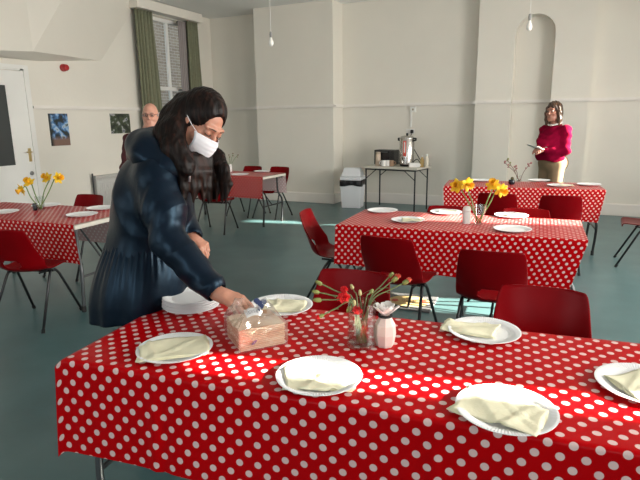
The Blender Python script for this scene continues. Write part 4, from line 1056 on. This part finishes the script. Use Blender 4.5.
def face_marks(root, w, M, iris=(.10, .06, .03), brow=(.06, .035, .02), eyes=True, lidded=False, brow_z=.036):
    """brows, and either open eyes or lowered lashes, lying on the head's surface"""
    mb = mat('brow_hair_%d' % int(brow[0]*1000), brow, .8)
    for q in (-1, 1):
        B().tube([w(q*.013, .0985, brow_z-.006), w(q*.030, .0935, brow_z-.004), w(q*.049, .080, brow_z-.007)], .0028, 6, smooth_n=3, radii=[.0024, .0022, .0010]).build('eyebrow', mb, root, smooth=True)
        if lidded:
            B().tube([w(q*.0175, .0885, .0045), w(q*.026, .0925, .0005), w(q*.036, .0915, .0005), w(q*.0475, .082, .006)], .0018, 6, smooth_n=3).build('eyelash', mat('dark_lash', (.02, .012, .01), .7), root, smooth=True)
        elif eyes:
            c = w(q*.031, .0795, .009); mt = Matrix([[*M[i], 0] for i in range(3)]+[[0, 0, 0, 1]])
            B().ball(c, .0130, 14, 10).build('eye', mat('eye_white', (.22, .17, .15), .25), root, smooth=True)
            B().ball(w(q*.0315, .0855, .0085), .0072, 12, 8).build('iris', mat('iris_%d' % int(iris[0]*1000), iris, .2), root, smooth=True)

# ---- the woman in navy at the near table
wroot = thing('person', 'long-haired woman in shiny navy raincoat and white face mask leaning over the near table', 'person', (-1.76, 1.80, 0))
INV = Matrix.Translation((1.76, -1.80, 0))
def put(o):                       # figures are modelled in place, then hung under the person
    o.matrix_parent_inverse = Matrix.Identity(4)
    o.data.transform(INV) if o.parent == wroot else None
    return o
rgt, upv, tow = Vector(CR), Vector((0, 0, 1)), -Vector(CW)
rgt_h = Vector((rgt.x, rgt.y, 0)).normalized(); tow_h = Vector((tow.x, tow.y, 0)).normalized()
Hc = at(200, 124.5, 2.22)
Hm = basis(rgt_h*.66 + tow_h*.52 - upv*.56, upv*.86 + rgt_h*.66 + tow_h*.16)
neckb = at(170, 158, 2.27); sR = at(158, 176, 2.16); sL = at(176, 170, 2.42)
elR = at(169, 241, 2.10); wrR = at(217, 293, 2.03); elL = at(180, 215, 2.47); wrL = at(191, 236, 2.38)
pel = at(143, 262, 2.37); chest = at(160, 195, 2.30); waist = at(150, 235, 2.34)
f = Field((-2.35, 1.25, -.01), (-.95, 2.35, 1.72), .0048)
wh = head(f, Hc, Hm, 1.04, neck=neckb)
side = Vector((-rgt_h.y, rgt_h.x, 0)); side = side if side.dot(tow_h) < 0 else -side          # away from the camera
f.cap(pel, waist, .115, .10, .05, flat=(side, 1.25)); f.cap(waist, chest, .10, .095, .05, flat=(side, 1.2)); f.cap(chest, neckb, .09, .045, .05, flat=(side, 1.15))
f.chain([sR, elR, wrR], [.052, .042, .027], .03); f.chain([sL, elL, wrL], [.052, .042, .027], .03); f.cap(sR, sL, .05, .05, .05)
hand(f, wrR, (at(238, 303, 2.00)-wrR), tow_h*.35+upv*1.0+rgt_h*.25, -1, (.50, .55, .55, .6), 1.10, .13, .5)
hand(f, wrL, (at(205, 248, 2.36)-wrL), rgt_h*.55+upv*.7+tow_h*.30, 1, (.45, .6, .75, .8), .95, .08, .5)
for sg in (-1, 1):
    hip = pel + side*.09*sg + Vector((0, 0, -.04)); kn = Vector((-1.76, 1.80, .46)) + side*.095*sg + rgt_h*.05; an = Vector((-1.78, 1.80, .09)) + side*.1*sg - rgt_h*.02
    leg_chain(f, hip, kn, an, an+rgt_h*.15+Vector((0, 0, -.055)))
put(link('body', f.mesh('body'), M_skin, wroot, smooth=True))
del f
# coat: upper body and sleeves
M_coat = bpy.data.materials.new('navy_satin_coat'); M_coat.use_nodes = True
pb = M_coat.node_tree.nodes['Principled BSDF']; pb.inputs['Base Color'].default_value = (.0032, .0056, .0118, 1); pb.inputs['Roughness'].default_value = .37; pb.inputs['Specular IOR Level'].default_value = .30
pb.inputs['Specular Tint'].default_value = (.42, .72, 1, 1); pb.inputs['Sheen Weight'].default_value = .0
nn = M_coat.node_tree.nodes.new('ShaderNodeTexNoise'); nn.inputs['Scale'].default_value = 16; nn.inputs['Detail'].default_value = 3; bb_ = M_coat.node_tree.nodes.new('ShaderNodeBump'); bb_.inputs['Strength'].default_value = .12; bb_.inputs['Distance'].default_value = .02
tcn = M_coat.node_tree.nodes.new('ShaderNodeTexCoord'); M_coat.node_tree.links.new(tcn.outputs['Object'], nn.inputs['Vector']); M_coat.node_tree.links.new(nn.outputs[0], bb_.inputs['Height']); M_coat.node_tree.links.new(bb_.outputs[0], pb.inputs['Normal'])
f = Field((-2.3, 1.25, .70), (-1.0, 2.45, 1.60), .0055)
waistc = at(143, 243, 2.36)
f.cap(at(146, 250, 2.365), at(153, 202, 2.33), .166, .150, .05, flat=(side, 1.20)); f.cap(at(154, 202, 2.33), at(162, 176, 2.29), .152, .120, .06, flat=(side, 1.25)); f.cap(sR, sL, .068, .068, .08); f.cap(at(162, 178, 2.29), neckb, .10, .075, .05)
f.ell(at(150, 190, 2.30), (.11, .13, .15), None, .08)
mR = sR.lerp(elR, .5)
f.chain([sR, mR, elR], [.074, .075, .070], .06); cuffR = elR.lerp(wrR, .93); f.chain([elR, elR.lerp(wrR, .5), cuffR], [.070, .062, .052], .03)
f.chain([sL, elL, elL.lerp(wrL, 1.0)], [.078, .066, .05], .03)
# open the cuffs
f.cap(elR.lerp(wrR, .80), wrR+(wrR-elR)*.12, .034, .043, .008, sub=True)
cl = elL.lerp(wrL, .75); f.cap(cl, wrL+(wrL-elL)*.25, .034, .040, .008, sub=True)
axR = np.array((wrR-sR).normalized()); sRn = np.array(sR)
def folds(co, no):
    d = np.zeros(len(co))
    P = co-sRn; t = P@axR; q = P-np.outer(t, axR); r = np.linalg.norm(q, axis=1); arm = np.exp(-(r/.13)**4)
    ph_ = t*62 + 3.2*np.sin(q[:, 2]*26+t*7) + 2*np.sin(q[:, 0]*21)
    d += arm*(.0058*(1-2*np.abs(np.sin(ph_*.42))) + .0014*np.sin(ph_*1.9+1))*np.clip(t*6, 0, 1)
    d += (1-arm)*(.004*(1-2*np.abs(np.sin(co[:, 0]*15+co[:, 2]*11+1.5*np.sin(co[:, 1]*14)))) + .001*np.sin(co[:, 2]*55+co[:, 0]*20))
    return d
me = f.mesh('coat'); displace(me, folds)
coat = put(link('coat', me, M_coat, wroot, smooth=True)); del f
# gathered skirt of the coat
hemc = at(141, 308, 2.39); topc = at(146, 238, 2.36)
def skirt_f(u, v):
    a = u*2*PI; c = topc.lerp(hemc, v); q_ = math.sin(PI*.5*min(1, v/.7)) - .18*max(0, v-.78)/.22; rf = .160+.052*q_; rs = .190+.045*q_
    pl_ = (.002+.005*v)*math.sin(a*9+.9*math.sin(a*3)) + .008*v*math.sin(a*5+1) + (.004*(1-v)**3)*math.sin(a*44)
    hump = .010*math.sin(PI*min(1, v*1.1))*max(0, math.cos(a))                         # bellies out toward the table
    return c + rgt_h*(rf+pl_+hump)*math.cos(a) + side*(rs+pl_)*math.sin(a) + upv*(.02*math.cos(a)*v)
put(B().grid(skirt_f, 260, 40, wrap_u=True).build('coat_skirt', M_coat, wroot, smooth=True, mods=[('SOLIDIFY', dict(thickness=.004, offset=-1))]))
put(B().tube([topc + rgt_h*(.158)*math.cos(a) + side*(.188)*math.sin(a) for a in [2*PI*k/48 for k in range(49)]], .005, 6, caps=False).build('waist_seam', M_coat, wroot, smooth=True))
# hood lying on the back
f = Field((-2.15, 1.35, 1.15), (-1.25, 2.35, 1.66), .0052)
hp = [at(184, 168, 2.14), at(166, 165, 2.14), at(150, 155, 2.17), at(146, 147, 2.24), at(152, 143, 2.36), at(168, 146, 2.44)]
f.chain(hp, [.028, .046, .062, .062, .058, .045], .05); f.cap(at(150, 150, 2.2), at(159, 154, 2.36), .066, .06, .06); f.cap(at(140, 152, 2.24), at(143, 162, 2.26), .048, .048, .05)
f.cap(at(176, 128, 2.26), at(165, 146, 2.28), .055, .07, .03, sub=True)
me = f.mesh('hood'); displace(me, lambda co, no: .004*np.sin(co[:, 2]*48+co[:, 0]*30+2*np.sin(co[:, 1]*20)) + .0015*np.sin(co[:, 0]*70+co[:, 2]*30))
put(link('hood', me, M_coat, wroot, smooth=True)); del f
# zip pull and dark collar scarf
put(B().tube([at(189, 163, 2.12), at(190, 172, 2.115), at(189.5, 182, 2.115)], .004, 6).build('zip', mat('silver_zip', (.5, .5, .52), .3, metal=.9), wroot, smooth=True))
# trousers and shoes
f = Field((-2.1, 1.5, -.01), (-1.45, 2.15, .95), .007)
for sg in (-1, 1):
    hip = pel + side*.085*sg + Vector((0, 0, -.03)); kn = Vector((-1.76, 1.80, .46)) + side*.095*sg + rgt_h*.05; an = Vector((-1.78, 1.80, .09)) + side*.1*sg - rgt_h*.02
    f.cap(hip, kn, .10, .068, .03); f.cap(kn, an, .068, .055, .03)
put(link('trousers', f.mesh('trousers'), mat('dark_trousers', (.02, .02, .028), .8), wroot, smooth=True)); del f
def shoe(root, an, fw, m, inv=None):
    f = Field(np.array(an)-.25, np.array(an)+.25, .006); an = Vector(an); fw = Vector(fw).normalized()
    f.cap(an+Vector((0, 0, -.035))-fw*.03, an+fw*.16+Vector((0, 0, -.055)), .045, .036, .03); f.cap(an+Vector((0, 0, .03)), an+Vector((0, 0, -.03)), .047, .05, .02)
    me = f.mesh('shoe'); co = np.empty(len(me.vertices)*3); me.vertices.foreach_get('co', co); co = co.reshape(-1, 3); co[:, 2] = np.maximum(co[:, 2], .002); me.vertices.foreach_set('co', co.ravel())
    if inv is not None: me.transform(inv)
    return link('shoe', me, m, root, smooth=True)
for sg in (-1, 1): shoe(wroot, Vector((-1.78, 1.80, .09)) + side*.1*sg - rgt_h*.02, rgt_h, mat('black_shoe', (.015, .015, .015), .4), INV)
# hair
M_hair = ramp_mat('dark_brown_hair', [(.3, (.003, .0016, .0012)), (.52, (.007, .0034, .0024)), (.72, (.035, .012, .007))], 5, .45, stretch=(12, 12, .7), bump=.35, detail=6, spec=.16)
f = Field((-1.95, 1.25, 1.02), (-1.05, 2.25, 1.72), .0042)
f.ell(wh(0, -.018, .048), (.087, .106, .102), Hm, .02)
f.ell(wh(0, -.050, .0), (.082, .078, .10), Hm, .03)
f.ell(wh(.0, .105, -.035), (.075, .090, .088), Hm, .02, True); f.ell(wh(-.0, .12, .030), (.067, .080, .070), Hm, .012, True)
# locks: over the back of the head on to the hood, then forward past the neck
f.chain([at(184, 104, 2.26), at(174, 118, 2.23), at(168, 134, 2.18), at(173, 150, 2.14), at(184, 164, 2.12)], [.05, .050, .050, .042, .03], .04)
f.chain([at(182, 108, 2.19), at(174, 128, 2.15), at(175, 147, 2.13), at(187, 165, 2.13)], [.032, .034, .034, .030], .03)
rh = random.Random(4)
for k in range(9):                                        # the front falls as tapering locks, near side then far side
    x0 = 184+3.2*k; d0 = 2.13+.012*k; x1 = x0+rh.uniform(-1, 3); bend = rh.uniform(-3, 3)
    f.chain([at(x0-2, 158, d0), at(x0+bend*.4, 172, d0), at(x0+1+bend, 187, d0+.01), at(x1+bend*.3, 200+rh.uniform(-4, 5), d0+.01)], [.024, .022, .016, .004], .012)
for k in range(6):
    x0 = 210+2.6*k; d0 = 2.29-.008*k; bend = rh.uniform(-2, 3)
    f.chain([at(213+1.6*k, 150+k, 2.30), at(x0+1, 168, d0), at(x0+5+bend, 184, d0-.02), at(x0+2+bend*.5, 200+rh.uniform(-5, 3), d0-.02)], [.016, .020, .015, .004], .012)
for k in range(9):                                        # raised locks over the side and back
    u0 = k/8; d0 = 2.24-.012*k
    f.chain([at(190+8*u0, 99+4*u0, 2.22-.02*u0), at(169+15*u0, 113+4*u0, 2.20-.03*u0), at(161+18*u0, 133+2*u0, 2.165-.03*u0), at(170+14*u0, 153, 2.125), at(182+8*u0, 170+3*u0, 2.11)], [.010, .018, .020, .018, .010], .012)
me = f.mesh('hair')
def strands(co, no):
    r = co@np.array(rgt); t = co@np.array(tow); z = co[:, 2]
    return .0006*np.sin(r*190+1.5*np.sin(z*9)+t*60) + .0006*np.sin(t*230+1.5*np.sin(z*11)+r*40) + .0008*np.sin(r*420+t*300+2*np.sin(z*14))
displace(me, strands); put(link('hair', me, M_hair, wroot, smooth=True)); del f
# face mask
def mask_f(u, v):
    a = (u-.5)*2; z = .012-.128*v + .012*(1-a*a)*(1-v) ; z = -.004-.108*v
    ww = .068-.010*v; x = a*ww; y = .121-.059*abs(a)**2.0 - .006*abs(v-.35)*2 - .03*max(0, v-.6)*(1) + .0012*math.sin(v*40)*(1-abs(a))
    y -= .010*math.exp(-((v)/.12)**2)*min(1, abs(a)*2)
    zz = z + .010*abs(a)**2*(.5-v)*-1.2
    return Vector(wh(x, y+.004, zz))
M_mask = mat('white_mask_cloth', (.80, .79, .82), .8)
put(B().grid(mask_f, 24, 24).build('face_mask', M_mask, wroot, smooth=True, mods=[('SOLIDIFY', dict(thickness=.0015))]))
for q in (-1, 1):
    put(B().tube([wh(q*.066, .066, -.008), wh(q*.077, .03, .004), wh(q*.082, -.008, .02)], .0013, 6).build('ear_loop', M_mask, wroot)); put(B().tube([wh(q*.057, .06, -.10), wh(q*.072, .02, -.06), wh(q*.082, -.012, -.03)], .0013, 6).build('ear_loop', M_mask, wroot))
n0 = len(wroot.children); face_marks(wroot, wh, Hm, lidded=True)
for o in wroot.children:
    if o.name.split('.')[0] in ('eyebrow', 'eyelash'): put(o)

# ---- a standing figure used for the two people further back
def figure(root, pos, fwd, Hcen, Hm, jo, top_col, leg_col, shoe_m, h=.0075, iris=(.1, .07, .05), brow=(.06, .04, .03), belly=0., bust=0., skin=None, waist_z=1.0, hands=None, hs=1., hair_fn=None):
    pos = Vector(pos); fw = Vector((*fwd, 0)).normalized(); sd = Vector((-fw.y, fw.x, 0)); inv = Matrix.Translation(-Vector(root.location))
    P = lambda a, b_, z: pos + fw*a + sd*b_ + Vector((0, 0, z))        # forward, to its left, up
    def add(name, me, m): me.transform(inv); return link(name, me, m, root, smooth=True)
    lo, hi = np.array(pos)-(.55, .55, .01), np.array(pos)+(.55, .55, 1.85)
    f = Field(lo, hi, h*.85); w = head(f, Hcen, Hm, hs, neck=P(-.02, 0, 1.38))
    f.cap(P(0, 0, .93), P(0, 0, 1.08), .12, .11, .05, flat=(sd, 1.3)); f.cap(P(0, 0, 1.08), P(0, 0, 1.28), .11, .11, .05, flat=(sd, 1.3)); f.cap(P(-.01, 0, 1.28), P(-.02, 0, 1.40), .1, .06, .05)
    for s_, nm in ((1, 'L'), (-1, 'R')):
        S, E, Wr = jo[nm]; f.chain([P(*S), P(*E), P(*Wr)], [.05, .041, .026], .03)
        hd = P(*Wr)-P(*E); hand(f, P(*Wr), hd*.6+fw*.05, sd*s_*.6+Vector((0, 0, .6)), -s_, (.5, .6, .6, .7), .95)
        leg_chain(f, P(0, .09*s_, .90), P(.02, .1*s_, .48), P(-.02, .1*s_, .09), P(.13, .11*s_, .035))
    add('body', f.mesh('body'), skin or M_skin_pale)
    f = Field(lo, hi, h)
    f.cap(P(.02+belly*.4, 0, waist_z), P(.02+belly, 0, waist_z+.12), .125+belly*.5, .128+belly*.5, .05, flat=(sd, 1.28)); f.cap(P(.02+belly, 0, waist_z+.12), P(.01+bust*.3, 0, 1.27), .128+belly*.4, .118, .06, flat=(sd, 1.32)); f.cap(P(-.01, 0, 1.28), P(-.02, 0, 1.385), .11, .066, .05); f.cap(P(*jo['L'][0]), P(*jo['R'][0]), .062, .062, .05)
    if bust:
        for s_ in (-1, 1): f.ell(P(.09+bust*.4, .075*s_, 1.20), (.085, .08, .085), None, .05)
    for nm in 'LR':
        S, E, Wr = [P(*q) for q in jo[nm]]; f.chain([S, E, E.lerp(Wr, .86)], [.068, .058, .042], .03)
    f.cap(P(0, 0, 1.55), P(-.015, 0, 1.40), .07, .066, .01, sub=True)
    f.cap(P(.015+belly*.8, .06, waist_z+.035), P(.015+belly*.8, -.06, waist_z+.035), .128, .128, .04); f.cap(P(.0, 0, waist_z-.14), P(0, 0, waist_z-.20), .22, .22, .015, sub=True)
    me = f.mesh('jumper'); displace(me, lambda co, no: .004*np.sin(co[:, 2]*60+4*np.sin(co[:, 0]*14)+co[:, 1]*20)+.003*np.sin(co[:, 2]*33+co[:, 0]*40)); add('jumper', me, top_col)
    f = Field(lo, hi, h)
    f.cap(P(0+belly*.3, 0, .93), P(.01+belly*.4, 0, waist_z+.02), .135+belly*.4, .122+belly*.5, .05, flat=(sd, 1.26))
    for s_ in (-1, 1): f.cap(P(0, .085*s_, .90), P(.02, .1*s_, .48), .105, .075, .04); f.cap(P(.02, .1*s_, .48), P(-.02, .1*s_, .07), .075, .06, .03)
    f.ell(P(-.09, .06, .9), (.1, .1, .1), None, .05); f.ell(P(-.09, -.06, .9), (.1, .1, .1), None, .05)
    add('trousers', f.mesh('trousers'), leg_col)
    for s_ in (-1, 1): shoe(root, P(-.02, .1*s_, .09), fw, shoe_m, inv)
    n = set(root.children); face_marks(root, w, Hm, iris, brow)
    for o in root.children:
        if o not in n: o.data.transform(inv)
    return P, w, inv, sd, fw
# ---- the woman in pink behind the rear table
kp = at(553.5, 114, 1.0)-Vector((0, 0, EYE)); dpk = 7.02; Hp = Vector((0, 0, EYE))+kp*dpk; Hp.z = 1.575
ppos = (Hp.x+.03, Hp.y+.02, 0); proot = thing('person', 'dark-haired woman in pink jumper and beige trousers holding papers behind the rear table', 'person', ppos)
ct = math.cos(YAW), math.sin(YAW)
pf = (-ct[0]*.86+math.sin(YAW)*.35, -ct[1]*.86-math.cos(YAW)*.35)
PHm = basis(-rgt_h*.80+tow_h*.58-upv*.05, upv-rgt_h*.03)
M_pink = mat('magenta_knit', (.22, .002, .025), .9, spec=.05, noise_amt=.08, noise_scale=40, bump=.3, bump_scale=200)
pj = dict(L=((-.01, .18, 1.33), (.02, .225, 1.07), (.235, .07, 1.085)), R=((-.01, -.18, 1.33), (.0, -.225, 1.07), (.225, -.03, 1.10)))
Pp, pw, pinv, psd, pfw = figure(proot, ppos, pf, Hp, PHm, pj, M_pink, mat('beige_trousers', (.27, .19, .115), .9, spec=.1), mat('brown_shoe', (.08, .04, .02), .5), belly=.035, bust=.03, waist_z=.95, skin=mat('warm_skin', (.42, .19, .13), .5))
f = Field(np.array(Hp)-.3, np.array(Hp)+.25, .006)
f.ell(pw(0, -.018, .042), (.088, .104, .096), PHm, .02); f.ell(pw(0, -.06, -.01), (.085, .075, .12), PHm, .03)
for q in (-1, 1): f.chain([pw(q*.076, .01, .05), pw(q*.086, .012, -.02), pw(q*.088, .008, -.10), pw(q*.085, .01, -.165)], [.024, .028, .032, .022], .02)
f.cap(pw(0, -.06, -.06), pw(0, -.055, -.16), .08, .075, .03)
f.ell(pw(0, .115, -.035), (.064, .085, .088), PHm, .015, True); f.ell(pw(0, .115, .015), (.056, .06, .05), PHm, .012, True)
me = f.mesh('hair'); displace(me, lambda co, no: .003*np.sin((co@np.array(rgt))*170+6*np.sin(co[:, 2]*12))); me.transform(pinv)
link('hair', me, ramp_mat('brown_hair', [(.3, (.02, .011, .007)), (.5, (.06, .03, .017)), (.68, (.17, .09, .045))], 5, .45, stretch=(9, 9, 1), bump=.4), proot, smooth=True); del f
cb = Pp(.0, 0, 1.405)-Vector(proot.location)
B().tube([cb + (pfw*.078*math.cos(a)+psd*.086*math.sin(a)) + Vector((0, 0, .016-.022*math.cos(a))) for a in [2*PI*k/24 for k in range(25)]], .011, 6, caps=False).build('collar', mat('white_collar_cloth', (.75, .73, .70), .8), proot, smooth=True)
hl = Pp(*pj['L'][2])
B().tube([(Pp(*pj['L'][1]).lerp(hl, .88) + (psd*.034*math.cos(a)+Vector((0, 0, 1))*.034*math.sin(a))) - Vector(proot.location) for a in [2*PI*k/14 for k in range(15)]], .006, 6, caps=False).build('wristband', mat('white_band', (.8, .8, .78), .5), proot, smooth=True)
pc = Pp(.335, .02, 1.11)
pp = B().grid(lambda u, v: Vector((0, 0, 0)) + pfw*(.13*(v-.5)) + psd*(.19*(u-.5)) + Vector((0, 0, .05*(v-.4)+.012*math.sin(u*5)+.06*(u-.5)**2)), 10, 8).build('paper_sheet', mat('white_writing_paper', (.80, .79, .76), .8), smooth=True, mods=[('SOLIDIFY', dict(thickness=.003))])
pp.location = pc; setp(pp, 'white paper sheets held by the woman in pink', 'paper')
# ---- the bald man by the window
kp = at(150.5, 115.5, 1.0)-Vector((0, 0, EYE)); Hb = Vector((0, 0, EYE))+kp*5.55
mpos = (Hb.x-.03, Hb.y-.02, 0); mroot = thing('person', 'bald man with glasses in dark maroon top standing behind the woman in navy', 'person', mpos)
BHm = basis(rgt_h*.12+tow_h*.98-upv*.06, upv)
mf = (tow_h*.85+rgt_h*.35)
zs = Hb.z-1.56
mj = dict(L=((-.01, .19, 1.32), (.01, .25, 1.04), (.10, .2, .84)), R=((-.01, -.19, 1.32), (.01, -.25, 1.04), (.10, -.2, .84)))
M_maroon = mat('dark_maroon_wool', (.07, .015, .018), .9, noise_amt=.1, noise_scale=30)
Pm_, mw, minv, msd, mfw = figure(mroot, mpos, (mf.x, mf.y), Hb, BHm, mj, M_maroon, mat('charcoal_trousers', (.03, .03, .035), .85), mat('black_shoe', (.015, .015, .015), .4), belly=.03, skin=mat('ruddy_skin', (.62, .31, .22), .45), brow=(.3, .25, .2), hs=1.02)
bl = mat('glasses_frame', (.03, .025, .02), .3)
mo = Vector(mroot.location)
gl = B()
for q in (-1, 1): gl.tube([Vector(mw(q*.032+.021*math.cos(a), .100-.006*abs(math.cos(a)), .008+.016*math.sin(a)))-mo for a in [2*PI*k/18 for k in range(19)]], .0022, 6, caps=False); gl.tube([Vector(mw(q*.053, .094, .012))-mo, Vector(mw(q*.078, .03, .014))-mo, Vector(mw(q*.08, -.01, .006))-mo], .002, 6)
gl.tube([Vector(mw(-.011, .100, .012))-mo, Vector(mw(.011, .100, .012))-mo], .0022, 6); gl.build('glasses', bl, mroot, smooth=True)
f = Field(np.array(Hb)-.2, np.array(Hb)+.2, .006)
for q in (-1, 1): f.chain([mw(q*.071, .01, .0), mw(q*.074, -.045, .01), mw(q*.045, -.095, .0)], [.011, .018, .018], .02)
f.cap(mw(-.04, -.095, -.01), mw(.04, -.095, -.01), .018, .018, .02); me = f.mesh('hair'); me.transform(minv)
link('hair', me, mat('grey_fringe_hair', (.35, .33, .31), .8), mroot, smooth=True); del f
